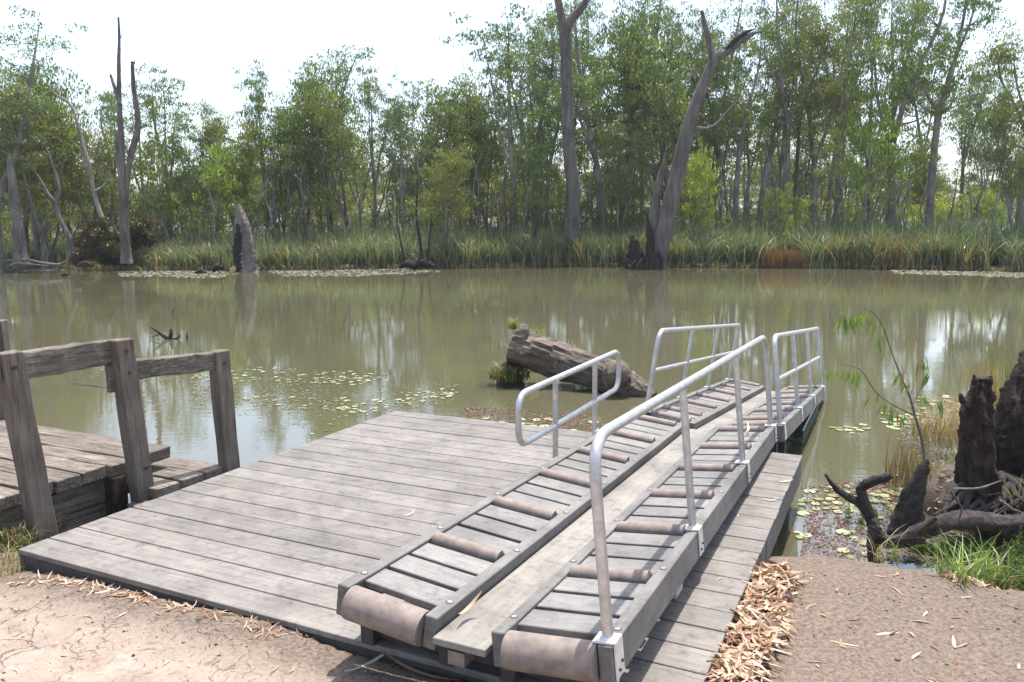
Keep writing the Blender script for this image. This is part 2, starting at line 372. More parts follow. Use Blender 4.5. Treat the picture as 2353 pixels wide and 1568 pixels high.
# ------------------------------------------------------------------ roller ramps
def ramp_section(a0, yaw, z0, sl, drop, bstart, bend, rollers, big):
    """returns a frame function f(s,b,h): s across 0..1.32, b along, h height above the V-shaped top surface"""
    iw = .53; Wd = 1.32
    ang = math.atan2(drop, iw)
    def f(s, b, h):
        if s <= iw: zz = -drop*s/iw; da = h*math.sin(ang)
        elif s >= Wd-iw: zz = -drop*(Wd-s)/iw; da = -h*math.sin(ang)
        else: zz = -drop; da = 0
        return W(a0+yaw*b+s+da, b+h*(-sl), z0+sl*b+zz+h)
    return f
def lin(f, side):
    """frame with the tilt of one bay, extended linearly"""
    def g_(s, b, h):
        p0 = np.array(f(*( (0, b, h) if side == 0 else (1.32, b, h)))); p1 = np.array(f(*((.53, b, h) if side == 0 else (.79, b, h))))
        t = s/.53 if side == 0 else (1.32-s)/.53
        return p0+(p1-p0)*t
    return g_
def cyl(mb, p0, p1, r, n=18, mi=0):
    mb.tube([p0, p1], r, n, mi)
def rail_post(par, f, side, b, hh=.77, r=.0215):
    g_ = lin(f, side); s = 1.285 if side else .035
    mb = MB(); mb.tube([g_(s, b, .012), g_(s, b, hh)], r, 14); o = mb.obj('post', M['alu'], par)
    mb = MB(); s0, s1 = (1.235, 1.328) if side else (-.008, .085)
    mb.bar(g_, s0, s1, b-.045, b+.045, .003, .011)
    if side: mb.bar(g_, 1.3225, 1.329, b-.045, b+.045, -.135, .010)
    else: mb.bar(g_, -.009, -.0025, b-.045, b+.045, -.135, .010)
    mb.tube([g_(s, b, .011), g_(s, b, .021)], [.032, .024], 14)
    for q, h_ in ((-.016, -.105), (.018, -.082)):
        e0, e1 = ((1.328, 1.336) if side else (-.008, -.016))
        mb.tube([g_(e0, b+q, h_), g_(e1, b+q, h_)], .007, 8, 1, True, 0, None, False)
    mb.obj('base_plate', [M['plate'], M['rust']], par)
def build_ramp(root, f, bs, be, rollers, big, legs):
    edges = [(0, .062, 0), (.468, .53, 0), (.79, .852, 1), (1.258, 1.32, 1)]
    for s0, s1, side in edges:
        mb = MB(); g_ = lin(f, side); mb.bar(g_, s0, s1, bs, be, -.15, 0)
        me = mb.mesh('stringer', [M['stringer'], M['endface'], M['screw']], .004)
        link('stringer', me, root)
    # keel board, sunk between the bays
    mb = MB(); mb.bar(lambda s, b, h: f(.66, b, h)+V*(s-.66), .533, .787, bs-.045, be+.01, -.095, -.062); mb.obj('keel_board', M['keel'], root, .003)
    for side in (0, 1):
        g_ = lin(f, side); s0, s1 = (.064, .466) if side == 0 else (.854, 1.256)
        mb = MB(); rr = sorted(([big] if big is not None else [bs-.02])+rollers)
        seg = list(zip(rr, rr[1:]+[be+.03]))
        for r0, r1 in seg:
            st = r0+(.085 if r0 == big else .052); en = r1-.05
            k = max(1, round((en-st)/.185)); w = (en-st)/k
            for i in range(k):
                mb.bar(g_, s0, s1, st+i*w+.017, st+(i+1)*w-.017, -.045, -.012+random.uniform(-.002, .002))
        link('slats', mb.mesh('slats', M['slat'], .004), root)
        mb = MB()
        for r0, r1 in seg:
            st = r0+.06; en = r1-.05; k = max(1, round((en-st)/.185)); w = (en-st)/k
            for i in range(k):
                for s in (s0+.03, s1-.03):
                    c = g_(s, st+(i+.5)*w, -.0085); n = 7; r = .0048
                    mb.add([c+np.array([r*math.cos(2*PI*q/n), r*math.sin(2*PI*q/n), 0]) for q in range(n)], [tuple(range(n))])
        tag(mb.obj('screw_heads', M['screw'], root), kind='stuff')
        for r0 in rollers:
            mb = MB(); cyl(mb, g_(s0+.006, r0, -.016), g_(s1-.006, r0, -.016), .043, 20)
            me = mb.mesh('roller', M['roller']); link('roller', me, root)
        if big is not None:
            mb = MB(); cyl(mb, g_(s0+.004, big, -.078), g_(s1-.004, big, -.078), .078, 28); mb.obj('end_roller', M['roller'], root)
        # countersunk bolts in the stringers
    for s, side in ((.031, 0), (.499, 0), (.821, 1), (1.289, 1)):
        mb = MB(); g_ = lin(f, side); b = bs+.16
        while b < be-.1:
            c = [g_(s+.019*math.cos(2*PI*q/12), b+.019*math.sin(2*PI*q/12), .0012) for q in range(12)]; mb.add(c, [tuple(range(12))], 0)
            c = [g_(s+.013*math.cos(2*PI*q/12), b+.002+.013*math.sin(2*PI*q/12), .0024) for q in range(12)]; mb.add(c, [tuple(range(12))], 1)
            b += .70
        mb.obj('bolts', [M['endface'], M['screw']], root)
    for b in legs:
        zb = f(.66, b, 0)[2]
        for s0, s1 in ((.04, .11), (.47, .54), (.78, .85), (1.20, 1.27)):
            side = 0 if s0 < .6 else 1
            top = lin(f, side)(s0, b, -.152)[2]
            fr = lambda s, bb, z: W(0, 0, 0)*0+np.array([*(f(.66, bb, 0)+V*(s-.66))[:2], z])
            mb = MB(); mb.bar(fr, s0, s1, b, b+.115, ZD+.003, top); 
            mb.obj('support_block', M['endface'], root)
        mb = MB(); fr = lambda s, bb, z: np.array([*(f(.66, bb, 0)+V*(s-.66))[:2], z])
        top = lin(f, 1)(1.27, b, -.15)[2]
        mb.bar(fr, 1.272, 1.278, b-.01, b+.125, ZD+.004, top+.06); mb.bar(fr, 1.20, 1.278, b-.014, b-.008, ZD+.004, top-.002)
        mb.obj('support_bracket', M['plate'], root)

R1 = dict(a0=2.579, yaw=-.0012, z0=.7824, sl=-.0349, drop=.055)
f1 = ramp_section(R1['a0'], R1['yaw'], R1['z0'], R1['sl'], R1['drop'], 0, 0, 0, 0)
f2 = ramp_section(2.613, .0041, 1.063, -.0996, .064, 0, 0, 0, 0)
ramp1 = empty('roller_ramp', W(3.24, 2, .45)); tag(ramp1, 'near section of the grey roller launch ramp, resting on the low deck', 'launch ramp')
ramp2 = empty('roller_ramp', W(3.24, 6, .2)); tag(ramp2, 'far floating section of the roller launch ramp, sloping down over the water between two railings', 'launch ramp')
build_ramp(ramp1, f1, -.125, 4.40, [.62+.72*k for k in range(6)], -.105, [-.02, 1.06, 2.1, 3.05, 3.95])
build_ramp(ramp2, f2, 4.44, 8.70, [5.02+.72*k for k in range(6)]+[4.56], None, [])
# little square block under the near end of the keel board, cross-bearers
mb = MB(); fr = lambda s, b, z: W(2.58+s, b, z); mb.bar(fr, .60, .68, -.16, -.08, .56, .622); mb.obj('block', M['roller'], ramp1)
mb = MB(); mb.bar(fr, .06, 1.24, .04, .10, ZD+.02, .60); mb.obj('cross_bearer', M['endface'], ramp1)
# right handrail, near section
h1 = empty('handrail'); h1.parent = ramp1; h1.matrix_parent_inverse = Matrix.Translation(-Vector(ramp1.location))
def sub(par_obj): return par_obj
gR = lin(f1, 1); gL = lin(f1, 0); s = 1.285
path = fillet([gR(s, -.07, .012), gR(s, -.07, .80), gR(s, 4.34, .80), gR(s, 4.34, .012)], .17, 9)
mb = MB(); mb.tube(path, .0235, 18); rail = mb.obj('handrail', M['alu'], ramp1)
bpy.data.objects.remove(h1)
def kid(mb_or_fn): pass
for b_ in (1.36, 2.93): rail_post(rail, f1, 1, b_, .78)
for b_ in (-.07, 4.34):
    mb = MB(); mb.bar(gR, 1.235, 1.328, b_-.045, b_+.045, .003, .011); mb.bar(gR, 1.3225, 1.329, b_-.045, b_+.045, -.135, .010)
    mb.tube([gR(s, b_, .011), gR(s, b_, .021)], [.034, .026], 14)
    for q, h_ in ((-.016, -.105), (.018, -.082)): mb.tube([gR(1.328, b_+q, h_), gR(1.336, b_+q, h_)], .007, 8, 1, True, 0, None, False)
    mb.obj('base_plate', [M['plate'], M['rust']], rail)
# left loop railing beside the low deck
G = lambda b, z: W(2.545, b, z)
loop = fillet([G(2.5, .915), G(1.88, .915), G(1.88, 1.275), G(4.02, 1.275), G(4.02, .93), G(2.5, .915)], .13, 7)
mb = MB(); mb.tube(loop[:], .0225, 16, cap=False); lr = mb.obj('loop_handrail', M['alu'], ramp1)
for b_ in (2.526, 3.385):
    mb = MB(); mb.tube([G(b_, .50), G(b_, 1.27)], .021, 14); mb.obj('post', M['alu'], lr)
    mb = MB(); mb.tube([G(b_, .895), G(b_, .935)], .0275, 14); mb.tube([G(b_, 1.24), G(b_, 1.262)], .0275, 14); mb.obj('collar', M['alu'], lr)
    mb = MB(); mb.bar(W, 2.553, 2.576, b_-.04, b_+.04, .56, .68); mb.obj('bracket', M['plate'], lr)
# railings of the far section
for side in (0, 1):
    g_ = lin(f2, side); s = 1.285 if side else .035
    path = fillet([g_(s, 4.52, .012), g_(s, 4.52, .79), g_(s, 8.60, .79), g_(s, 8.60, .012)], .14, 7)
    mb = MB(); path2 = fillet([g_(s, 4.52, .012), g_(s, 4.52, .79), g_(s, 8.60, .79)], .14, 7)+[g_(s, 8.66, .775)]
    mb.tube(path2, .0235, 14); rl = mb.obj('handrail', M['alu'], ramp2)
    for b_ in (5.88, 7.25, 8.60): rail_post(rl, f2, side, b_, .78)
    mb = MB(); 
    s0, s1 = (1.235, 1.328) if side else (-.008, .085)
    mb.bar(g_, s0, s1, 4.475, 4.565, .003, .011); 
    if side: mb.bar(g_, 1.3225, 1.329, 4.475, 4.565, -.135, .010)
    mb.obj('base_plate', M['plate'], rl)
    mb = MB(); mb.tube([g_(s, 4.52, .40), g_(s, 8.60, .40)], .020, 12); mb.obj('mid_rail', M['alu'], rl)
    mb = MB(); mb.tube([g_(s, 8.62, .74), g_(s, 8.95, .36), g_(s, 9.25, -.10), g_(s, 9.35, -.28)], .016, 10); mb.obj('end_brace', M['alu'], rl)
# green steel frame and legs under the far section
FF = lambda s, b, z: np.array([*(f2(.66, b, 0)+V*(s-.66))[:2], z])
for b_ in (4.6, 5.2, 6.6, 7.4):
    for s0, s1, sq in ((1.16, 1.25, 1.3), (.07, .16, .02)):
        mb = MB(); mb.bar(FF, s0, s1, b_, b_+.1, -.25, f2(sq, b_, -.155)[2]-.02); mb.obj('leg', M['endface'], ramp2)
mb = MB()
for b_ in (5.9, 6.25, 6.6, 6.95, 7.3):
    for z in (.10, .16, .22): mb.bar(FF, .9, 1.34, b_, b_+.012, z, z+.02)
for z in (.10, .16, .22): mb.bar(FF, 1.34, 1.355, 5.85, 7.5, z, z+.02)
mb.obj('steel_frame', M['greensteel'], ramp2)
mb = MB(); mb.bar(FF, .15, 1.18, 5.0, 8.4, -.12, .06); mb.obj('float', M['endface'], ramp2)
mb = MB(); mb.bar(FF, 1.0, 1.25, 8.3, 8.45, -.1, .05); mb.obj('end_leg', M['endface'], ramp2)

# ------------------------------------------------------------------ old wharf on the left
wh = empty('old_wharf', W(-.8, 1, 0)); tag(wh, 'weathered old timber wharf with bolted post and rail fence left of the deck', 'wharf')
def oldbar(mb, fn, a0, a1, b0, b1, z0, z1, j=.008, axis='a', n=8):
    """a rough, worn timber: box subdivided along its length with uneven edges"""
    rings = []
    for i in range(n+1):
        t = i/n
        jj = lambda: random.uniform(-j, j)
        if axis == 'a': q = [(a0+(a1-a0)*t, bb+jj(), zz+jj()*.7) for bb, zz in ((b0, z0), (b1, z0), (b1, z1), (b0, z1))]
        elif axis == 'b': q = [(aa+jj(), b0+(b1-b0)*t, zz+jj()) for aa, zz in ((a0, z0), (a0, z1), (a1, z1), (a1, z0))]
        else: q = [(aa+jj(), bb+jj(), z0+(z1-z0)*t) for aa, bb in ((a0, b0), (a1, b0), (a1, b1), (a0, b1))]
        rings.append([fn(*p) for p in q])
    vs = [p for r in rings for p in r]; fs = []
    for i in range(n):
        for k in range(4): fs.append((i*4+k, i*4+(k+1) % 4, i*4+4+(k+1) % 4, i*4+4+k))
    fs += [(3, 2, 1, 0), (n*4, n*4+1, n*4+2, n*4+3)]
    mb.add(vs, fs, 0)
mb = MB(); b_ = -.35
while b_ < 1.72:
    w = random.uniform(.19, .25)
    oldbar(mb, W, -6.5, -.58+random.uniform(-.05, .03), b_, min(b_+w-.018, 1.78), .50, .595+random.uniform(-.008, .008), .009, 'a', 26); b_ += w
mb.obj('upper_planks', M['oldx'], wh, .006)
mb = MB(); b_ = 1.25
while b_ < 1.88:
    w = random.uniform(.2, .26); oldbar(mb, W, -2.2, -.24+random.uniform(-.03, .02), b_, min(b_+w-.02, 1.97), .33, .42+random.uniform(-.006, .006), .008, 'a', 10); b_ += w
mb.obj('lower_planks', M['oldx'], wh, .006)
for z0, z1 in ((.31, .485), (.12, .295), (-.1, .11)):
    mb = MB(); oldbar(mb, W, -.74, -.66, -.3, 1.3, z0, z1, .006, 'b', 10); mb.obj('retaining_board', M['old'], wh, .006)
mb = MB(); oldbar(mb, W, -.42, -.30, 1.1, 1.95, .14, .32, .006, 'b', 6); mb.obj('bearer', M['old'], wh, .006)
mb = MB(); oldbar(mb, W, -.70, -.55, 1.10, 1.22, -.3, .50, .006, 'z', 6); mb.obj('pile', M['rotten'], wh, .006)
def wpost(ta, tb, tz, ba, bb, bz, wa=.11, wb=.155):
    mb = MB(); n = 9; rings = []
    for i in range(n+1):
        t = i/n; a = ba+(ta-ba)*t; b = bb+(tb-bb)*t; z = bz+(tz-bz)*t; j = lambda: random.uniform(-.004, .004)
        rings.append([W(a+x*wa/2+j(), b+y*wb/2+j(), z+(random.uniform(-.006, .006) if i == n else 0)) for x, y in ((-1, -1), (1, -1), (1, 1), (-1, 1))])
    vs = [p for r in rings for p in r]; fs = []
    for i in range(n):
        for k in range(4): fs.append((i*4+k, i*4+(k+1) % 4, i*4+4+(k+1) % 4, i*4+4+k))
    fs += [(3, 2, 1, 0), (n*4, n*4+1, n*4+2, n*4+3)]; mb.add(vs, fs); return mb.obj('post', M['oldpost'], wh, .009)
def bolt(par, a, b, z):
    mb = MB(); mb.tube([W(a, b, z), W(a+.014, b, z)], .016, 6, 0, True, 0, None, False); mb.obj('bolt', M['rust'], par)
p1 = wpost(-.50, .36, 1.60, -.44, .47, .1); p2 = wpost(-.44, 1.17, 1.585, -.38, 1.25, -.1); p3 = wpost(-.30, 1.99, 1.395, -.23, 1.99, -.3, .11, .15)
bolt(p1, -.445, .36, 1.50); bolt(p2, -.385, 1.17, 1.50); bolt(p2, -.385, 1.18, 1.33); bolt(p3, -.245, 1.99, 1.29); bolt(p2, -.345, 1.24, .58)
mb = MB(); oldbar(mb, W, -.545, -.455, .43, 1.11, 1.40, 1.59, .007, 'b', 8); mb.obj('rail', M['old'], wh, .009)
mb = MB(); oldbar(mb, W, -.54, -.45, -1.2, .29, 1.42, 1.60, .007, 'b', 10); mb.obj('rail', M['old'], wh, .009)
mb = MB(); WS = lambda a, b, z: W(a+(b-1.245)*.20, b, z-(b-1.245)*.04); oldbar(mb, WS, -.49, -.40, 1.245, 1.925, 1.265, 1.415, .006, 'b', 8); mb.obj('rail', M['old'], wh, .009)
mb = MB(); oldbar(mb, W, -.50, -.455, 1.07, 1.14, 1.19, 1.40, .004, 'z', 2); mb.obj('cleat', M['old'], wh, .004)
q = PY(2, 736, 7.6)
fw = empty('fence_post', (q[0]-.03, q[1], .5)); 
mb = MB(); c = np.array([q[0]-.035, q[1], 0]); Cc = lambda a, b, z: c+np.array([a, b, z])
oldbar(mb, Cc, -.06, .07, -.06, .06, .3, q[2], .004, 'z', 6); bpy.data.objects.remove(fw); fp = mb.obj('fence_post', M['oldpost'], None, .008)
tag(fp, 'top of a weathered timber post cut by the left edge, beyond the wharf rail', 'post')
q = PZ(60, 1150, .40)
mb = MB(); oldbar(mb, W, -1.2, -.42, -.30, -.12, .36, .46, .02, 'a', 6)
sl = mb.obj('broken_sleeper', M['old'], None, .01); tag(sl, 'short broken weathered timber lying at the foot of the wharf by the grass', 'timber')

# ------------------------------------------------------------------ leaf cloud helper
def leaf_quads(c, d, L, w, side=None):
    """c Nx3 centres, d Nx3 unit directions; rhombic leaves"""
    n = len(c)
    if side is None:
        r = rng.normal(size=(n, 3)); side = np.cross(d, r); side /= np.linalg.norm(side, axis=1, keepdims=True)+1e-9
    L = np.asarray(L).reshape(-1, 1); w = np.asarray(w).reshape(-1, 1)
    v = np.stack([c-d*L/2, c+side*w/2-d*L*.08, c+d*L/2, c-side*w/2-d*L*.08], 1).reshape(-1, 3)
    return v, np.arange(n*4).reshape(-1, 4)
def unit(v): return v/(np.linalg.norm(v, axis=1, keepdims=True)+1e-9)

# ------------------------------------------------------------------ gum trees
PAL = {'green': [(0.066, 0.101, 0.033), (0.088, 0.128, 0.04), (0.053, 0.084, 0.033), (0.11, 0.145, 0.044)], 'olive': [(0.088, 0.118, 0.036), (0.105, 0.135, 0.04), (0.072, 0.098, 0.034), (0.115, 0.13, 0.045)], 'bright': [(0.162, 0.211, 0.045), (0.189, 0.234, 0.05), (0.135, 0.189, 0.045)], 'blue': [(0.076, 0.113, 0.059), (0.099, 0.135, 0.063), (0.059, 0.09, 0.052)], 'rust': [(0.072, 0.051, 0.018), (0.054, 0.051, 0.017), (0.096, 0.06, 0.021)]}
def gum(seed, Ht, kind, pal, nl=150, dark=False):
    """returns (trunk mesh, crown mesh) in metres, base at origin"""
    random.seed(seed); r = np.random.default_rng(seed); tb = MB(); clumps = []
    spec = {'tall': dict(stems=(1, 2), fork=(.25, .5), cz=.34, cr=1.15, br=30, cl=.72, spread=.19),
            'sparse': dict(stems=(2, 3), fork=(.2, .45), cz=.5, cr=1.0, br=20, cl=.62, spread=.16),
            'round': dict(stems=(2, 4), fork=(.12, .3), cz=.36, cr=1.1, br=34, cl=.82, spread=.26),
            'bush': dict(stems=(3, 5), fork=(.03, .15), cz=.22, cr=.8, br=26, cl=.5, spread=.40)}[kind]
    ns = random.randint(*spec['stems']); R0 = Ht*.0125
    fork = Ht*random.uniform(*spec['fork']); base, rb = spline([(0, 0, -.4), (r.normal(0, .1), r.normal(0, .1), fork*.5), (r.normal(0, .2), r.normal(0, .2), fork)], [R0*1.35, R0, R0*.85], 4)
    tb.tube(base, rb, 8, cap=False, jit=.08)
    for k in range(ns+1):
        az = r.uniform(0, 2*PI); sp = spec['spread']*Ht*r.uniform(.3, 1.); hh = Ht*r.uniform(.78, .97) if k else Ht*.97
        P = [base[-1], (base[-1][0]+math.cos(az)*sp*.35, base[-1][1]+math.sin(az)*sp*.35, fork+(hh-fork)*.33),
             (math.cos(az)*sp*.7+r.normal(0, .25), math.sin(az)*sp*.7+r.normal(0, .25), fork+(hh-fork)*.68), (math.cos(az)*sp*.8+r.normal(0, .3), math.sin(az)*sp*.8+r.normal(0, .3), hh)]
        rs = R0*(.8 if k == 0 else r.uniform(.4, .65)); sp_, sr = spline(P, [rs, rs*.75, rs*.45, rs*.12], 5)
        tb.tube(sp_, sr, 7, cap=False, jit=.08)
        nb = int(spec['br']/(ns+1)*1.25)
        for j in range(nb):
            t = r.uniform(0, 1)**.8; z = Ht*spec['cz']+(hh-Ht*spec['cz'])*t
            ii = min(range(len(sp_)), key=lambda i: abs(sp_[i][2]-z)); p0 = sp_[ii]
            a2 = r.uniform(0, 2*PI); reach = spec['spread']*Ht*.62*r.uniform(.3, 1.)*(1.05-.72*t)
            p2 = p0+np.array([math.cos(a2)*reach, math.sin(a2)*reach, reach*r.uniform(.25, .9)]); pm = (p0+p2)/2+np.array([0, 0, -.12*reach])
            bp, br_ = spline([p0, pm, p2], [sr[ii]*.45+.01, sr[ii]*.25+.01, .012], 3); tb.tube(bp, br_, 5, cap=False)
            for q in range(r.integers(2, 6)):
                clumps.append((p2+r.normal(0, .58, 3)*spec['cr']+np.array([0, 0, -.1]), spec['cl']*r.uniform(.32, .95)))
        for q in range(5): clumps.append((np.array(P[-1])+r.normal(0, .4, 3)*spec['cr']-np.array([0, 0, .35*q]), spec['cl']*r.uniform(.6, 1.)))
    C, D, LL, cols = [], [], [], []; P_ = [(c[0]*1.62, c[1]*1.42, c[2]*1.2) for c in PAL[pal]]
    for c, rad in clumps:
        n = int(nl*(rad/.7)**2*r.uniform(.6, 1.25)); dr = unit(r.normal(size=(n, 3))); rr = rad*r.uniform(.15, 1., (n, 1))**.5
        # leaves hang in small sprays inside the clump
        sub_ = unit(r.normal(size=(7, 3)))*rad*.85; pick = r.integers(0, 7, n)
        pos = c+np.where(r.random((n, 1)) < .68, sub_[pick]+dr*rad*.33, dr*rr)*np.array([1.15, 1.15, .72])
        dd = unit(r.normal(0, .45, (n, 3))+np.array([0, 0, -1.])); pos = pos+0; C.append(pos); D.append(dd); LL.append(r.uniform(.12, .26, n))
        base_ = np.array(P_[r.integers(len(P_))])*r.uniform(.8, 1.25); cols.append(np.repeat(base_[None, :]*r.uniform(.75, 1.3, (n, 1)), 4, 0))
    C = np.concatenate(C); D = np.concatenate(D); LL = np.concatenate(LL); cols = np.concatenate(cols)
    v, f_ = leaf_quads(C, D, LL, LL*.33)
    crown = npmesh('crown', v, f_, M['gum'], cols)
    return tb.mesh('trunk', M['barkdark'] if dark else M['bark']), crown, Ht
V_ = {}
def variant(key, *a, **k):
    if key not in V_: V_[key] = gum(*a, **k)
    return V_[key]
VAR = {'tall0': (21, 18, 'tall', 'green'), 'tall1': (22, 18, 'tall', 'blue'), 'tall2': (23, 18, 'tall', 'green'), 'tall3': (24, 18, 'tall', 'olive'),
       'sp0': (31, 14, 'sparse', 'blue'), 'sp1': (32, 14, 'sparse', 'green'), 'sp2': (33, 14, 'sparse', 'green'),
       'rd0': (41, 11, 'round', 'green'), 'rd1': (42, 11, 'round', 'olive'), 'rd2': (43, 11, 'round', 'blue'), 'rd3': (44, 11, 'round', 'olive'),
       'br0': (51, 6, 'bush', 'bright'), 'br1': (52, 6, 'bush', 'bright'), 'bu0': (53, 6, 'bush', 'olive'), 'bu1': (54, 6, 'bush', 'green')}
def place_tree(x, ytop, dist, var, wide=1., label=None, group=None, name='gum_tree', lean=0):
    args = VAR[var]; tm, cm_, Ht = variant(var, *args, dark=(var in ('sp1', 'rd0')))
    d = ray(x, 540); X_ = d[0]/d[1]*dist
    top = PY(x, ytop, dist)[2]; zb = gz(X_, dist)-.05; s_ = (top-zb)/Ht
    root = empty(name, (X_, dist, zb)); root.rotation_euler = (0, lean, random.uniform(0, 6.28)); sw = s_*wide*(1/s_)**.35
    root.scale = (sw, sw, s_)
    tag(root, label, 'tree', group)
    for nm, me in (('trunk', tm), ('crown', cm_)):
        o = bpy.data.objects.new(nm, me); COL.objects.link(o); o.parent = root
    return root
FRONT = [
 (-15, 20, 47, 'tall1', 1.3, 'tall grey-green gum cut by the left edge of the picture'),
 (35, 205, 52, 'rd1', 1.3, 'broad yellow-green gum behind the leaning snag at far left'),
 (105, 235, 50, 'rd3', 1.2, 'low spreading olive gum left of the leaning bent tree'),
 (160, 165, 55, 'rd0', .9, 'upright gum whose top rises behind the bent bare tree'),
 (225, 270, 54, 'rd1', .9, 'olive gum just left of the twin-spired dead tree'),
 (268, 190, 58, 'sp1', .9, 'gum directly behind the twin-spired dead tree'),
 (345, 200, 56, 'sp0', .9, 'thin gum just right of the twin-spired dead tree'),
 (392, 158, 55, 'sp2', 1., 'tallest slim gum between the twin-spired dead tree and the pale stump'),
 (345, 330, 52, 'bu1', 1., 'low green gum at the right foot of the twin-spired dead tree'),
 (450, 300, 54, 'rd2', .8, 'small airy gum left of the pale broken stump'),
 (500, 330, 52, 'br0', .9, 'low light-green gum behind the lily mats left of the pale stump'),
 (552, 250, 53, 'rd1', .7, 'pointed gum rising straight above the pale broken stump'),
 (618, 148, 56, 'sp0', .75, 'slender gum with a small head, right of the pale stump'),
 (655, 235, 54, 'rd0', .8, 'dense gum below and right of the slender small-headed gum'),
 (700, 190, 56, 'rd2', .9, 'dark gum on the left shoulder of the central group'),
 (762, 95, 57, 'sp1', 1., 'tallest gum of the left-centre group with a knobbly top'),
 (800, 175, 54, 'rd0', 1., 'dense dark gum beneath the tallest left-centre gum'),
 (865, 158, 57, 'sp2', .8, 'gum with a flat tufted head right of the left-centre peak'),
 (930, 172, 55, 'sp0', .65, 'narrow upright gum standing alone before the low rounded gums'),
 (995, 215, 58, 'rd2', 1.05, 'left one of the low rounded gums at picture centre'),
 (1055, 198, 59, 'rd3', 1., 'middle one of the low rounded gums at picture centre'),
 (1120, 205, 57, 'rd0', .95, 'right one of the low rounded gums, left of the tall clump'),
 (1015, 345, 50, 'rd1', .95, 'short bright gum behind the three-stemmed stump'),
 (1180, 30, 55, 'sp0', 1.3, 'feathery tall gum on the left edge of the tall clump'),
 (1235, -40, 57, 'tall1', 1.1, 'tall gum just left of the massive bare trunk'),
 (1225, 330, 51, 'rd0', .8, 'short dense gum at the left foot of the massive bare trunk'),
 (1385, -30, 54, 'tall0', 1.15, 'tall leafy gum just right of the massive bare trunk'),
 (1440, -60, 58, 'tall2', 1., 'tall gum midway between the massive trunk and the forked dead tree'),
 (1420, 300, 52, 'rd2', .8, 'short gum between the massive trunk and the forked dead tree'),
 (1535, 45, 55, 'rd0', 1.15, 'dark dense gum behind the fork of the leaning dead tree'),
 (1600, -25, 58, 'tall1', 1., 'tall gum seen through the fork of the leaning dead tree'),
 (1628, 345, 49.5, 'br0', .75, 'small yellow-green gum right of the leaning dead trunk'),
 (1690, 60, 54, 'tall3', 1., 'olive gum under the splintered limb of the dead tree'),
 (1745, 15, 56, 'tall0', .9, 'tall gum right of the splintered limb tip'),
 (1800, -50, 55, 'tall2', 1., 'tall dark-stemmed gum above the small bright bush'),
 (1803, 432, 50, 'br1', .75, 'smallest yellow-green bush standing at the back of the reeds'),
 (1862, -70, 57, 'tall1', 1., 'tall gum right of the one above the small bright bush'),
 (1920, -20, 53, 'tall3', .9, 'tall olive gum left of the thick pale-stemmed pair'),
 (1990, 262, 48.5, 'br0', 1., 'bright green young gum in front of the thick pale-stemmed pair'),
 (2052, -110, 51, 'tall0', 1.05, 'left of the thick pale-stemmed pair of gums at right'),
 (2135, -120, 49, 'tall2', 1., 'right of the thick pale-stemmed pair, its trunk standing clear against sky'),
 (2205, 130, 70, 'sp1', .9, 'pale distant gum in the sky gap at right'),
 (2262, 165, 66, 'rd2', .7, 'airy gum in the sky gap left of the right-hand edge'),
 (2345, 40, 45, 'tall3', 1.2, 'tall gum cut by the right edge of the picture'),
 (2335, 215, 43, 'rd1', .65, 'yellow-tinged gum low at the right edge of the picture'),
]
def finish_trees():
    for x, yt, d, v, w, lab in FRONT: place_tree(x, yt, d, v, w, lab)
    rb = random.Random(5)
    SKY = [(-100, 260), (60, 240), (200, 300), (330, 330), (480, 380), (560, 340), (650, 300), (760, 250), (900, 260), (1000, 260), (1130, 240), (1180, 170), (1500, 160), (1900, 200), (2100, 260), (2180, 400), (2290, 400), (2340, 230), (2450, 200)]
    for i in range(44):     # second row
        x = -60+2480*(i+rb.uniform(.1, .9))/44; yt = interp(x, SKY)+rb.uniform(20, 130)
        place_tree(x, yt, rb.uniform(60, 74), rb.choice(['rd0', 'rd1', 'rd2', 'rd3', 'sp0', 'sp2', 'tall1']), rb.uniform(.8, 1.1),
                   'gum of the second row, half hidden behind the front trees of the far bank', 'second row of gums on the far bank')
    for i in range(17):     # tall stand right of centre
        x = 1190+940*(i+rb.uniform(.1, .9))/17; yt = rb.uniform(-70, 70)
        place_tree(x, yt, rb.uniform(57, 66), rb.choice(['tall0', 'tall1', 'tall2', 'tall3', 'sp0', 'sp1']), rb.uniform(.65, .85),
                   'tall slender gum filling the high stand right of the picture centre', 'tall gums of the right-hand stand')
    for i in range(46):     # far rows
        x = -80+2540*(i+rb.uniform(.1, .9))/46; yt = rb.uniform(365, 440)+(15 if 2150 < x < 2300 else 0)
        place_tree(x, yt, rb.uniform(80, 120), rb.choice(['bu0', 'bu1', 'rd2', 'rd0', 'bu1']), rb.uniform(1.2, 1.7),
                   'distant hazy gum showing low between the trunks of the far bank', 'distant gums deep in the forest')
    for i in range(40):     # understorey bushes
        x = -40+2450*(i+rb.uniform(.1, .9))/40; yt = rb.uniform(430, 500)
        place_tree(x, yt, rb.uniform(54, 60), rb.choice(['bu0', 'bu1', 'bu0', 'br1']), rb.uniform(.9, 1.5),
                   'low shrub standing among the trunks behind the reeds', 'shrubs among the trunks', 'shrub')
finish_trees()
e = empty('gum_tree', (8.2, 7.6, .2)); tag(e, 'gum leaning over the stumps from beyond the right edge', 'tree')
mb = MB(); p, q = spline([(8.2, 7.6, 0), (7.6, 7.6, 3), (6.6, 7.5, 5.6), (5.3, 7.4, 7.4)], [.22, .17, .11, .03], 5); mb.tube(p, q, 10, 0, True, .06); mb.obj('trunk', M['bark'], e)
vs, fs, cs, k = [], [], [], 0
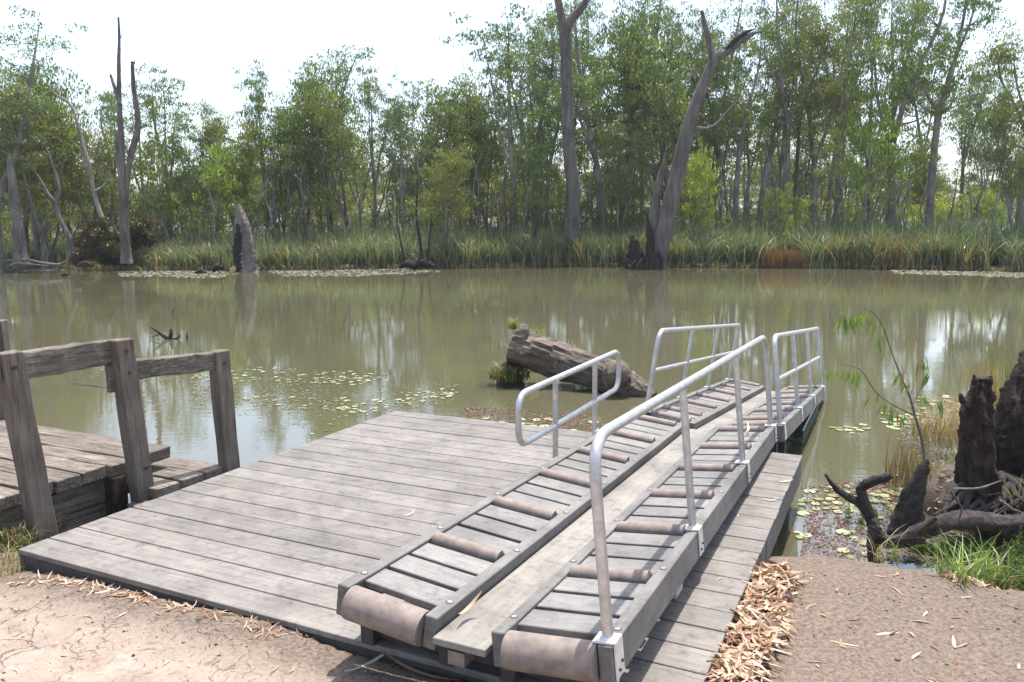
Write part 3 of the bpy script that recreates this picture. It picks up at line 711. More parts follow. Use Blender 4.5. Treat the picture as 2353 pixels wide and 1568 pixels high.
for i in range(26):
    c = np.array([5.35, 7.35, 7.])+rng.normal(0, 1, 3)*np.array([.75, .7, .55]); n_ = 260; d_ = unit(rng.normal(size=(n_, 3))); pos = c+d_*rng.uniform(.1, .42, (n_, 1)); dd = unit(rng.normal(0, .5, (n_, 3))+np.array([0, 0, -.9])); L_ = rng.uniform(.09, .17, n_)
    v, f_ = leaf_quads(pos, dd, L_, L_*.24); vs.append(v); fs.append(f_+k); k += len(v); cs.append(np.repeat(np.array([.07, .10, .035])*rng.uniform(.7, 1.3, (n_, 1)), 4, 0))
link('crown', npmesh('crown', np.concatenate(vs), np.concatenate(fs), M['gum'], np.concatenate(cs)), e)
# thin bare saplings among the trunks
def stemmesh(seed):
    random.seed(seed); r = np.random.default_rng(seed); mb = MB(); P = [np.zeros(3)+[0, 0, -.3]]
    for k in range(5): P.append(P[-1]+np.array([r.normal(0, .18), r.normal(0, .18), 1.35]))
    p, q = spline(P, [.09, .08, .06, .05, .035, .012], 3); mb.tube(p, q, 6, cap=False, jit=.1)
    for k in range(4):
        i = r.integers(6, 14); a = r.uniform(0, 6.28); e = p[i]+np.array([math.cos(a)*.6, math.sin(a)*.6, r.uniform(.5, 1.3)])
        pp, qq = spline([p[i], (p[i]+e)/2+[0, 0, -.1], e], [q[i]*.6, q[i]*.4, .01], 3); mb.tube(pp, qq, 5, cap=False)
    return mb.mesh('bare_sapling', M['bark'] if seed % 2 else M['snag'])
stems = [stemmesh(s_) for s_ in (61, 62, 63, 64)]; rb = random.Random(9)
for i in range(150):
    x = -30+2440*(i+rb.random())/150; dist = rb.uniform(49.5, 62); o = bpy.data.objects.new('bare_sapling', stems[i % 4]); COL.objects.link(o)
    X_ = ray(x, 540)[0]/ray(x, 540)[1]*dist; o.location = (X_, dist, gz(X_, dist)); o.rotation_euler = (rb.uniform(-.14, .14), rb.uniform(-.2, .2), rb.uniform(0, 6.28)); k = rb.uniform(.65, 1.25); o.scale = (k*1.1, k*1.1, k)
    tag(o, 'thin bare sapling stem standing between the gums of the far bank', 'sapling', 'thin bare stems between the gums')

# ------------------------------------------------------------------ named dead trees
def limb(mb, pts, depth, rad, n=12, jit=.08, sub_=5, mi=0, dd=0):
    P = [PY(x, y, depth+(dd*i)) for i, (x, y) in enumerate(pts)]; p, q = spline(P, rad, sub_); mb.tube(p, q, n, mi, True, jit)
def thing_mesh(mb, name, mats, label, cat, group=None):
    o = mb.obj(name, mats); tag(o, label, cat, group); return o
def dtree(name, loc, label, cat='dead tree'):
    e = empty(name, loc); return tag(e, label, cat)
# twin-spired dead tree
D = 46.; e = dtree('dead_tree', tuple(PY(288, 600, D)), 'tall grey dead tree with two bare spires rising from one base at left')
mb = MB(); limb(mb, [(291, 606), (288, 560), (284, 480), (281, 420), (279, 330), (274, 230), (273, 150), (274, 90), (272, 40)], D, [.34, .26, .23, .20, .17, .13, .10, .07, .05], 12, .11, 7)
mb.obj('trunk', M['dead'], e)
mb = MB(); limb(mb, [(287, 470), (292, 410), (303, 350), (316, 300), (316, 260), (307, 200), (304, 142)], D+.1, [.18, .17, .17, .17, .15, .12, .09], 12, .11, 7); mb.obj('limb', M['dead'], e)
mb = MB(); limb(mb, [(276, 240), (266, 210), (258, 185), (254, 172)], D-.1, [.11, .10, .08, .06], 9, .14)
limb(mb, [(274, 92), (279, 84), (281, 70)], D, [.03, .02, .01], 5); limb(mb, [(304, 150), (309, 146), (310, 138)], D, [.04, .03, .02], 5); limb(mb, [(260, 190), (254, 176), (253, 160)], D, [.04, .02, .008], 5); mb.obj('limb', M['dead'], e)
mb = MB(); limb(mb, [(283, 430), (272, 380), (270, 330), (268, 310)], D-.1, [.13, .11, .09, .04]); mb.obj('limb', M['dead'], e)
# leaning snag, far left
mb = MB(); limb(mb, [(52, 612), (45, 570), (38, 500), (30, 430), (24, 385), (22, 352)], 46.5, [.46, .33, .27, .22, .18, .10], 12, .12, 7); thing_mesh(mb, 'dead_snag', M['snag'], 'broken-topped bare grey snag leaning left near the left edge', 'dead tree')
mb = MB(); limb(mb, [(87, 590), (75, 480), (60, 420), (48, 380)], 50.5, [.19, .16, .15, .12], 10, .12); thing_mesh(mb, 'dead_snag', M['snag'], 'second paler bare trunk just right of the leaning snag', 'dead tree')
# bent bare tree
e = dtree('bent_tree', tuple(PY(250, 530, 49)), 'long thin bent tree leaning left from the dark willow bush', 'tree')
mb = MB(); limb(mb, [(252, 535), (232, 495), (215, 440), (206, 385), (190, 330), (172, 265), (158, 235), (135, 222), (112, 200), (104, 172)], 49, [.17, .145, .13, .115, .10, .09, .07, .05, .035, .012], 8, .1); mb.obj('trunk', M['bark'], e)
mb = MB(); limb(mb, [(218, 440), (240, 425), (252, 390), (250, 385)], 49, [.08, .06, .04, .02], 6); limb(mb, [(206, 385), (185, 345), (160, 320)], 49, [.07, .04, .01], 6); mb.obj('branch', M['bark'], e)
# white forked limbs tree at left
e = dtree('white_limbed_tree', tuple(PY(125, 600, 48)), 'pale white-limbed crooked tree between the leaning snag and the willow bush', 'tree')
mb = MB(); limb(mb, [(190, 612), (160, 545), (135, 500), (128, 470), (110, 445), (90, 410), (62, 372), (30, 345)], 48, [.12, .13, .14, .12, .10, .09, .05, .02], 7); mb.obj('trunk', M['snag'], e)
mb = MB(); limb(mb, [(128, 472), (135, 430), (110, 350), (90, 320)], 48, [.12, .1, .05, .02], 6); limb(mb, [(135, 500), (105, 440), (60, 425), (20, 405)], 48, [.07, .06, .04, .02], 6); mb.obj('branch', M['snag'], e)
# fallen branches at the far-left waterline
mb = MB(); limb(mb, [(10, 600), (60, 597), (95, 604), (135, 608), (150, 600)], 46.2, [.05, .07, .08, .08, .04], 6); limb(mb, [(20, 612), (45, 606), (110, 612)], 46, [.06, .07, .03], 6)
thing_mesh(mb, 'fallen_branch', M['snag'], 'tangle of pale fallen branches on the waterline at the foot of the leaning snag', 'branch')
# broken pale stump
D = 45.; e = dtree('broken_stump', tuple(PY(568, 628, D)), 'pale broken stump with a pointed top and a dark hollow standing in the water', 'stump')
mb = MB(); limb(mb, [(570, 640), (568, 620), (566, 590), (562, 555), (556, 515), (551, 490), (547, 468)], D, [.72, .60, .52, .47, .38, .24, .07], 24, .12, 9); mb.obj('trunk', M['snag'], e)
mb = MB(); limb(mb, [(552, 634), (548, 600), (546, 575), (549, 545), (546, 515)], D-.38, [.28, .24, .24, .22, .08], 10, .4, 8); mb.obj('hollow', M['char'], e)  # black lump in front of the trunk stands for the shade in the hollow
# massive bare trunk
D = 49.6; e = dtree('massive_gum', tuple(PY(1320, 600, D)), 'massive smooth grey-brown trunk forking at the top edge of the picture', 'tree')
mb = MB(); limb(mb, [(1321, 625), (1318, 560), (1315, 500), (1318, 440), (1310, 370), (1305, 290), (1303, 200), (1300, 120), (1296, 70), (1288, 30), (1280, -10), (1268, -80)], D, [.62, .47, .44, .43, .39, .36, .345, .33, .33, .23, .22, .19], 18, .05, 7); mb.obj('trunk', M['dead'], e)
mb = MB(); limb(mb, [(1299, 72), (1312, 45), (1335, 20), (1352, -10), (1372, -70)], D, [.30, .27, .23, .2, .16], 12, .04); mb.obj('limb', M['dead'], e)
# leaning forked dead tree with charred stump
D = 45.2; e = dtree('forked_dead_tree', tuple(PY(1500, 605, D)), 'leaning dead tree with a splintered fork at the top, beside a charred stump', 'dead tree')
mb = MB(); limb(mb, [(1505, 622), (1512, 590), (1523, 540), (1537, 480), (1552, 420), (1568, 350), (1583, 290), (1600, 235), (1618, 190), (1640, 140), (1655, 122)], D, [.62, .50, .46, .44, .42, .40, .36, .32, .28, .24, .2], 14, .05); mb.obj('trunk', M['dead'], e)
mb = MB(); limb(mb, [(1650, 132), (1680, 112), (1705, 92), (1730, 78), (1750, 72)], D, [.24, .20, .18, .12, .03], 10, .15); mb.obj('limb', M['dead'], e)
mb = MB(); limb(mb, [(1668, 113), (1690, 92), (1712, 76), (1732, 68)], D-.15, [.08, .13, .11, .03], 8, .3); mb.obj('splinter', M['char'], e)
mb = MB(); limb(mb, [(1636, 150), (1632, 110), (1622, 65), (1612, 25)], D, [.22, .19, .15, .09], 10, .06); mb.obj('limb', M['dead'], e)
mb = MB(); limb(mb, [(1583, 315), (1602, 297), (1625, 296), (1650, 282), (1672, 255), (1692, 235)], D, [.16, .15, .1, .08, .05, .015], 8, .1); mb.obj('branch', M['dead'], e)
mb = MB(); limb(mb, [(1500, 560), (1503, 500), (1512, 430), (1525, 380), (1528, 350)], D+.3, [.34, .3, .24, .15, .05], 10, .06); mb.obj('limb', M['dead'], e)
e2 = dtree('charred_stump', tuple(PY(1465, 610, D)), 'low jagged charred black stump at the foot of the leaning forked dead tree', 'stump')
mb = MB(); cw = random.Random(4)
for k in range(44):
    a_ = 2*PI*k/44+cw.uniform(-.1, .1); q_ = PY(1479, 622, D-.2); rr_ = cw.uniform(.55, 1.0); bx, by = q_[0]+math.cos(a_)*rr_, q_[1]+math.sin(a_)*.8*rr_
    hh_ = cw.uniform(.25, .75)+(.5 if math.cos(a_) > .3 else 0); r0_ = cw.uniform(.12, .24)
    mb.tube([(bx, by, -.3), (bx-.02, by, hh_*.5), (bx+cw.uniform(-.08, .08)+(q_[0]-bx)*.15, by, hh_)], [r0_, r0_*.95, r0_*cw.uniform(.2, .6)], 7, 0, True, .2)
limb(mb, [(1462, 600), (1461, 560), (1463, 550)], D-.3, [.3, .2, .08], 9, .35); limb(mb, [(1440, 612), (1442, 592), (1446, 585)], D-.2, [.3, .22, .1], 9, .35)
limb(mb, [(1455, 600), (1452, 570), (1454, 542)], D-.1, [.28, .2, .1], 9, .25); limb(mb, [(1470, 600), (1470, 578), (1466, 565)], D-.1, [.22, .2, .1], 8, .25)
limb(mb, [(1493, 612), (1496, 560), (1491, 520), (1486, 490)], D-.1, [.36, .26, .14, .03], 9, .2); mb.obj('charred_wood', M['char'], e2)
# three-stemmed stump islet
e = dtree('stem_cluster', tuple(PY(960, 612, 46.5)), 'three thin dark stems growing from a low black islet at mid bank', 'dead tree')
mb = MB(); limb(mb, [(918, 613), (935, 607), (950, 609), (968, 604), (985, 608), (1000, 613)], 46.3, [.1, .22, .2, .27, .22, .08], 12, .4, 6); mb.obj('root_mound', M['char'], e)
for pts, r_ in (([(970, 608), (966, 560), (958, 510), (957, 470), (960, 420), (956, 350)], [.13, .10, .08, .06, .03, .01]), ([(930, 608), (924, 570), (916, 535), (910, 480)], [.08, .06, .05, .02]), ([(982, 606), (986, 560), (990, 520), (992, 490)], [.09, .06, .05, .02]),):
    mb = MB(); limb(mb, pts, 46.3, r_, 6, .1); mb.obj('stem', M['char'], e)
mb = MB(); limb(mb, [(956, 478), (964, 484), (970, 482)], 46.2, [.05, .04, .02], 6); limb(mb, [(957, 500), (953, 515), (955, 530)], 46.2, [.05, .06, .02], 6, .2); mb.obj('branch', M['snag'], e)
# small wood pieces in the far water
mb = MB(); limb(mb, [(448, 628), (462, 624), (478, 631)], 43.5, [.05, .17, .04], 7, .3); thing_mesh(mb, 'floating_stump', M['char'], 'dark snag lying among the lily mat left of the pale stump', 'driftwood')
mb = MB(); limb(mb, [(488, 622), (500, 614), (514, 616)], 44.5, [.12, .2, .12], 8, .2); limb(mb, [(505, 612), (508, 590), (500, 575)], 44.5, [.05, .03, .01], 5); thing_mesh(mb, 'floating_stump', M['char'], 'second dark snag with a twig, nearer the pale stump', 'driftwood')
mb = MB(); limb(mb, [(140, 634), (150, 631), (160, 632)], 42, [.04, .1, .03], 7, .2); thing_mesh(mb, 'floating_chunk', M['char'], 'small dark chunk of wood afloat near the far left bank', 'driftwood')
mb = MB(); limb(mb, [(178, 612), (196, 606), (214, 611)], 46, [.06, .2, .1], 7, .2); thing_mesh(mb, 'floating_chunk', M['char'], 'dark waterlogged lump at the foot of the willow bush', 'driftwood')
# driftwood branch in mid water
z0 = PZ(385, 780, 0); dp = z0[1]
mb = MB(); limb(mb, [(392, 786), (380, 775), (362, 762), (346, 752)], dp, [.05, .045, .03, .012], 8, .15); limb(mb, [(388, 784), (393, 768), (393, 756)], dp, [.05, .04, .02], 7, .2); limb(mb, [(392, 780), (405, 778), (414, 772), (404, 766)], dp, [.025, .02, .015, .008], 6)
limb(mb, [(370, 768), (358, 772), (345, 776)], dp, [.015, .012, .006], 5)
thing_mesh(mb, 'driftwood_branch', M['root'], 'forked dark driftwood branch sticking out of the water behind the wharf rail', 'driftwood')
for x, y0, y1, lab in ((430, 781, 765, 'short dark stick standing in the water right of the driftwood branch'), (397, 724, 712, 'tiny twig tip above the water beyond the driftwood branch')):
    dq = PZ(x, y0, 0)[1]; mb = MB(); limb(mb, [(x, y0+4), (x, (y0+y1)/2), (x, y1)], dq, [.025, .02, .01], 6, .2); thing_mesh(mb, 'stick', M['root'], lab, 'stick')

# ------------------------------------------------------------------ blades (reeds, grasses)
def blades(base, h, w, az, droop, col, seg=4, colb=None):
    """curved tapering blades; arrays of length n. droop = horizontal reach as a share of the height"""
    n = len(h); t = np.linspace(0, 1, seg+1); out = np.stack([np.cos(az), np.sin(az), np.zeros(n)], 1); sd = np.stack([-np.sin(az), np.cos(az), np.zeros(n)], 1)
    tw = rng.uniform(-.9, .9, n); sd = sd*np.cos(tw)[:, None]+out*np.sin(tw)[:, None]
    vs, cs = [], []
    for k, tt in enumerate(t):
        zz = h*(tt-(droop**1.3)*.42*tt**3); rr = h*droop*tt**2.2
        c = base+out*rr[:, None]+np.array([0, 0, 1.])*zz[:, None]; ww = w*(1-tt**2.2*.93)*.5
        vs += [c-sd*ww[:, None], c+sd*ww[:, None]]
        cc = col if colb is None else colb*(1-min(1, tt*1.6))+col*min(1, tt*1.6)
        cs += [cc, cc]
    v = np.stack(vs, 1).reshape(-1, 3); c = np.stack(cs, 1).reshape(-1, 3); m_ = 2*(seg+1)
    f_ = np.concatenate([np.stack([np.arange(n)*m_+2*k, np.arange(n)*m_+2*k+1, np.arange(n)*m_+2*k+3, np.arange(n)*m_+2*k+2], 1) for k in range(seg)])
    return v, f_, c
def reeds():
    n = 66000; t = rng.random(n)**1.35; xx = rng.uniform(-40, 34, n); yy = interp(xx, FB)+.15+t*8.5+rng.normal(0, .25, n)
    keep = (np.abs(xx/yy) < .72); gap = vnoise(xx, yy, .9, 21)+.6*vnoise(xx, yy, 3.4, 22); keep &= ~((gap < -.45) & (t < .22)); keep &= ~((gap < -.1) & (rng.random(n) < .45))
    # dark bush and stump surroundings stay open
    xd = xx/yy*F+1176; keep &= ~((xd > 175) & (xd < 345) & (t < .2) & (rng.random(n) < .6)); keep &= ~((xd > 1765) & (xd < 1850) & (t < .3))
    xx, yy, t, xd = xx[keep], yy[keep], t[keep], xd[keep]; n = len(xx)
    hgt = interp(xd, [(-50, 1.35), (150, 1.3), (250, 1.6), (560, 1.75), (900, 2.05), (1400, 2.2), (1700, 2.25), (2400, 2.1)])
    h = hgt*1.22*(.72+.4*t)*rng.uniform(.55, 1.15, n)*(1+.2*vnoise(xx, yy, 1.6, 8))
    z = ground_z(xx, yy)-.05; base = np.stack([xx, yy, np.maximum(z, -.1)], 1)
    g0 = np.array([.080, .130, .066]); g1 = np.array([.155, .205, .125]); s0 = np.array([.30, .225, .125]); u = rng.random((n, 1))
    col = (g0*(1-u)+g1*u)*(1+.4*vnoise(xx, yy, 2.5, 12)[:, None]); patch = (vnoise(xx, yy, .5, 31)*.5+.5); dry = (rng.random(n) < (.10+.28*patch*(t < .35)))
    col[dry] = s0*rng.uniform(.7, 1.2, (dry.sum(), 1)); colb = np.where(rng.random((n, 1)) < .6, np.array([.19, .15, .08]), col)*rng.uniform(.6, 1.1, (n, 1))
    v, f_, c = blades(base, h, rng.uniform(.035, .085, n), rng.uniform(0, 6.28, n), rng.uniform(.05, .95, n)**1.25, col, 4, colb)
    # fallen straw along the waterline
    m_ = 2500; x2 = rng.uniform(-34, 32, m_); y2 = interp(x2, FB)+rng.uniform(-.35, .5, m_)
    b2 = np.stack([x2, y2, np.full(m_, .03)], 1); c2 = np.array([.30, .25, .15])*rng.uniform(.5, 1.2, (m_, 1))
    v2, f2_, cc2 = blades(b2, rng.uniform(.2, .6, m_), np.full(m_, .04), rng.uniform(0, 6.28, m_), rng.uniform(.9, 1.5, m_), c2, 4)
    o = link('reeds', npmesh('reeds', np.concatenate([v, v2]), np.concatenate([f_, f2_+len(v)]), M['reed'], np.concatenate([c, cc2])))
    tag(o, 'tall green reed bed with straw-coloured lower stems lining the far bank', 'reeds', kind='stuff')
reeds()
# short grass on the far bank floor
def farfloor():
    n = 26000; xx = rng.uniform(-55, 50, n); yy = interp(xx, FB)+7+rng.random(n)*30
    base = np.stack([xx, yy, ground_z(xx, yy)-.03], 1); col = np.array([.10, .115, .045])*rng.uniform(.5, 1.5, (n, 1)); dry = rng.random(n) < .4; col[dry] = np.array([.2, .165, .09])*rng.uniform(.6, 1.1, (dry.sum(), 1))
    v, f_, c = blades(base, rng.uniform(.3, 1.1, n), rng.uniform(.04, .09, n), rng.uniform(0, 6.28, n), rng.uniform(.1, .7, n), col, 2)
    tag(link('undergrowth', npmesh('undergrowth', v, f_, M['reed'], c)), 'rough grass and litter on the forest floor behind the reeds', 'grass', kind='stuff')
farfloor()

PAL['olive2'] = [(.05, .055, .018), (.065, .06, .02)]
# dense small-leaved bushes: willow bush, rust sedge
def puff(center, rad, n, L_, pal, down=.3, jit=1.):
    r = rng; d = unit(r.normal(size=(n, 3))); rr = r.uniform(.35, 1, (n, 1))**.6; lump = 1+.22*np.sin(d[:, :1]*7+1)*np.cos(d[:, 1:2]*6)*1.2
    pos = np.array(center)+d*rr*lump*np.array(rad); dd = unit(r.normal(0, .7, (n, 3))+d*.5+np.array([0, 0, -down])); L2 = r.uniform(.6, 1.3, n)*L_
    v, f_ = leaf_quads(pos, dd, L2, L2*.3); P_ = np.array(PAL[pal]); col = P_[r.integers(len(P_), size=n)]*r.uniform(.6, 1.3, (n, 1)); return v, f_, np.repeat(col, 4, 0)
def puffs(name, lst, mat, label, cat):
    vs, fs, cs = [], [], []; k = 0
    for a in lst:
        v, f_, c = puff(*a); vs.append(v); fs.append(f_+k); cs.append(c); k += len(v)
    o = link(name, npmesh(name, np.concatenate(vs), np.concatenate(fs), mat, np.concatenate(cs))); return tag(o, label, cat)
c0 = lambda x, y, d: tuple(PY(x, y, d))
wl = random.Random(3); WB = []
for k in range(34):
    x = wl.uniform(178, 290); y = wl.uniform(500+abs(x-225)*.55, 602); WB.append((c0(x, y, wl.uniform(46.9, 48.6)), (wl.uniform(.3, .6), .45, wl.uniform(.25, .5)), 420, .2, wl.choice(['rust', 'rust', 'olive2'])))
puffs('willow_bush', WB, M['gum'], 'dark rust-green willow bush overhanging the water at the foot of the twin-spired dead tree', 'bush')
WB = []
for k in range(12):
    x = wl.uniform(298, 348); y = wl.uniform(498+abs(x-322)*.5, 565); WB.append((c0(x, y, wl.uniform(48, 49)), (wl.uniform(.3, .5), .4, wl.uniform(.25, .45)), 380, .2, wl.choice(['rust', 'olive2'])))
puffs('willow_bush', WB, M['gum'], 'smaller rust-green bush just right of the twin-spired dead tree base', 'bush')
def tuft(name, c, n, h, spread, w, col, label, cat, droop=(.1, .8), mat='grass', seg=5, dry=.2, kind=None, dcol=(.32, .25, .14), parent=None):
    r = rng; a = r.uniform(0, 6.28, n); rr = spread*np.sqrt(r.random(n)); base = np.array(c)+np.stack([np.cos(a)*rr, np.sin(a)*rr, np.zeros(n)], 1)
    cl = np.array(col)*r.uniform(.6, 1.4, (n, 1)); dr = r.random(n) < dry; cl[dr] = np.array(dcol)*r.uniform(.6, 1.2, (dr.sum(), 1))
    v, f_, cc = blades(base, r.uniform(.45, 1.1, n)*h, np.full(n, w)*r.uniform(.6, 1.3, n), r.uniform(0, 6.28, n), r.uniform(*droop, n), cl, seg)
    o = link(name, npmesh(name, v, f_, M[mat], cc), parent)
    if parent is None: tag(o, label, cat, kind=kind)
    return o
q = PZ(1808, 615, .05)
tuft('sedge_clump', (q[0], q[1]+1.0, .05), 3000, 1.05, 1.25, .03, (.15, .085, .035), 'rust-brown sedge clump in a gap of the reeds below the small bright bush', 'sedge', (.05, .35), dry=.5, dcol=(.22, .12, .05))
q = PZ(2110, 618, .05)
tuft('sedge_clump', (q[0], q[1]+1.3, .1), 1500, 1.7, 1.7, .03, (.22, .14, .06), 'wide band of rusty sedge behind the reeds right of centre', 'sedge', (.05, .35), dry=.5, dcol=(.28, .16, .07))
q = PZ(283, 615, 0)
tuft('reed_tuft', (q[0], q[1]+.3, 0), 160, 2.0, .5, .05, (.11, .16, .07), 'arching blue-green reed tuft at the foot of the twin-spired dead tree', 'reeds', (.3, .9))

# ------------------------------------------------------------------ log in the water
e = dtree('fallen_log', tuple(PZ(1300, 900, 0)), 'big weathered fallen log rising out of the water behind the ramp railing', 'log')
A_ = PY(1178, 792, 12.1); B_ = PY(1300, 835, 11.9); C_ = PY(1400, 866, 11.5); D_ = PY(1462, 893, 11.25); E_ = PY(1500, 915, 11.1)
pp, qq = spline([A_, (A_+B_)/2, B_, C_, D_, E_], [.27, .275, .265, .23, .18, .10], 8)
mb = MB(); lob = [random.uniform(.90, 1.08) for _ in range(36)]
mb.tube(pp, qq, 36, 0, True, .03, lambda i, k: lob[(k+i//6) % 36]*(1+.035*math.sin(i*.5+k*.35)), False); mb.obj('trunk', M['log'], e)
mb = MB(); r_ = spline([PY(1196, 775, 11.95), PY(1202, 758, 11.95), PY(1206, 746, 11.95)], [.11, .09, .05], 3); mb.tube(r_[0], r_[1], 10, 0, True, .25); mb.obj('knot', M['log'], e)
mb = MB(); r_ = spline([PY(1400, 858, 11.25), PY(1420, 862, 11.15), PY(1438, 878, 11.1)], [.17, .22, .12], 5); mb.tube(r_[0], r_[1], 16, 0, True, .14); mb.obj('burl', M['log'], e)
mb = MB(); r_ = spline([PY(1425, 862, 11.4), PY(1445, 868, 11.4), PY(1475, 895, 11.3)], [.04, .05, .02], 3); mb.tube(r_[0], r_[1], 6, 0, True, .4); mb.obj('bark_strip', M['char'], e)
q = PZ(1172, 885, 0); mb = MB(); r_ = spline([q+[0, 0, -.2], q+[0, 0, .1], q+[.05, 0, .33]], [.24, .22, .14], 4); mb.tube(r_[0], r_[1], 12, 0, True, .15); mb.obj('root_mound', M['root'], e)
tuft('grass_tuft', q+np.array([0, 0, .10]), 420, .34, .32, .012, (.10, .13, .03), 'mossy grass tuft growing under the raised end of the fallen log', 'grass', (.3, 1.2), dry=.3, dcol=(.2, .10, .04))
q = PY(1180, 742, 12.3); tuft('weed_tuft', q-np.array([.0, 0, .1]), 60, .25, .1, .012, (.16, .2, .05), 'small green weeds on top of the log by its sawn end', 'weeds', (.3, .9))
q = PY(1235, 770, 12.2); tuft('weed_tuft', q-np.array([.0, 0, .1]), 50, .28, .12, .012, (.18, .2, .06), 'wisps of weed on the log right of its knot', 'weeds', (.3, .9))
q = PY(1305, 795, 12.1); tuft('weed_tuft', q-np.array([.0, 0, .12]), 40, .24, .14, .010, (.2, .2, .08), 'sparse dry weeds halfway along the fallen log', 'weeds', (.3, .9), dry=.5)

# ------------------------------------------------------------------ right bank stumps, roots
def pathY(mb, pts, rad, depths, n=12, jit=.1, sub_=4, jf=None):
    P = [PY(x, y, d) for (x, y), d in zip(pts, depths)]; p, q = spline(P, rad, sub_); mb.tube(p, q, n, 0, True, jit, jf)
e = dtree('rotten_stump', tuple(PY(2240, 1150, 5.8)), 'tall jagged dark rotten stump on the right bank', 'stump')
rag = lambda s1, amp: (lambda i, k: 1+amp*math.sin(k*.8+i*.12+s1)+amp*.6*math.sin(k*2.1+s1+i*.25)+amp*.5*math.sin(i*.55+k*.5+s1))
mb = MB(); pathY(mb, [(2245, 1190), (2247, 1130), (2246, 1070), (2247, 1000), (2245, 950), (2250, 915), (2258, 885), (2258, 868)], [.20, .15, .115, .102, .095, .078, .055, .045], [5.75]*8, 40, .05, 12, rag(1, .17))
mb.obj('trunk', M['rotten'], e)
mb = MB(); pathY(mb, [(2240, 885), (2240, 872), (2238, 860)], [.03, .02, .006], [5.72]*3, 6, .3); pathY(mb, [(2272, 885), (2275, 872), (2276, 864)], [.025, .02, .01], [5.72]*3, 6, .3); pathY(mb, [(2215, 925), (2209, 912), (2206, 905)], [.03, .02, .008], [5.7]*3, 6, .3)
pathY(mb, [(2280, 900), (2278, 918), (2270, 930)], [.02, .03, .015], [5.72]*3, 6, .3); mb.obj('splinters', M['rotten'], e)
mb = MB()
for k in range(9):
    x0 = 2200+k*13+random.uniform(-6, 6); pathY(mb, [(x0, 1120), (x0+random.uniform(-35, 35), 1150), (x0+random.uniform(-70, 70), 1185)], [.05, .03, .012], [5.7, 5.6, 5.5], 6, .2)
mb.obj('roots', M['root'], e)
e = dtree('leaning_trunk', tuple(PY(2370, 1150, 6.1)), 'thick dark leaning trunk cut by the right edge beside the rotten stump', 'stump')
mb = MB(); pathY(mb, [(2350, 1180), (2350, 1080), (2352, 1000), (2362, 940), (2385, 880), (2410, 820), (2440, 740)], [.34, .25, .21, .19, .17, .16, .15], [6.1]*7, 34, .1, 10, rag(3, .12)); mb.obj('trunk', M['rotten'], e)
mb = MB()
for k in range(12):
    x0 = 2300+k*10; pathY(mb, [(x0, 1090+k*4), (x0+random.uniform(-50, 50), 1130), (x0+random.uniform(-90, 60), 1175+random.uniform(0, 40))], [.03, .02, .006], [5.85, 5.6, 5.4], 6, .2)
mb.obj('roots', M['root'], e)
e = dtree('driftwood_root', tuple(PY(2100, 1220, 5.1)), 'twisted dark root with two raised arms curling over the water at right', 'root')
mb = MB(); pathY(mb, [(2400, 1190), (2330, 1205), (2270, 1200), (2190, 1197), (2120, 1222), (2060, 1245), (2020, 1232), (2000, 1190), (1975, 1158), (1945, 1140), (1918, 1118), (1897, 1090)], [.08, .062, .06, .056, .052, .046, .04, .036, .028, .024, .02, .010], [5.2, 5.15, 5.1, 5.0, 5.0, 5.05, 5.1, 5.2, 5.25, 5.3, 5.35, 5.4], 20, .10, 9, rag(4, .10)); mb.obj('root_limb', M['root'], e)
mb = MB(); pathY(mb, [(1998, 1185), (1985, 1150), (1978, 1125), (2000, 1108), (2030, 1100), (2050, 1092)], [.04, .036, .034, .033, .032, .02], [5.2, 5.22, 5.25, 5.2, 5.15, 5.1], 10, .14, 4); mb.obj('root_limb', M['root'], e)
mb = MB(); pathY(mb, [(2010, 1210), (2005, 1250), (2008, 1300)], [.045, .04, .035], [5.12, 5.1, 5.1], 8, .12); mb.obj('root_limb', M['root'], e)
mb = MB(); pathY(mb, [(2150, 1190), (2120, 1215), (2112, 1245)], [.018, .02, .012], [4.9, 4.9, 4.9], 7, .15); mb.obj('root_limb', M['rotten'], e)
e = dtree('small_stump', tuple(PY(2098, 1180, 5.45)), 'small pointed dark stump beside the sapling on the right bank', 'stump')
mb = MB(); pathY(mb, [(2085, 1235), (2090, 1190), (2100, 1140), (2112, 1100), (2122, 1075), (2132, 1055)], [.12, .10, .07, .048, .036, .008], [5.45]*6, 22, .12, 7, rag(2, .14)); mb.obj('trunk', M['root'], e)
# twigs and thin roots
for lab, pts, r_, dd, mt in (
 ('pale thin broken stick lying across the rotten stump foot', [(2190, 1123), (2250, 1122), (2300, 1105)], [.006, .009, .004], 5.3, 'snag'),
 ('thin tan rootlet hanging in front of the dark root', [(2183, 1128), (2208, 1165), (2205, 1190), (2198, 1215)], [.007, .006, .006, .004], 4.95, 'log'),
 ('short crooked pale rootlet right of the rotten stump', [(2300, 1150), (2325, 1170), (2345, 1178), (2360, 1200)], [.008, .01, .008, .006], 5.2, 'snag')):
    mb = MB(); pathY(mb, pts, r_, [dd]*len(pts), 6, .1); thing_mesh(mb, 'twig', M[mt], lab, 'twig')
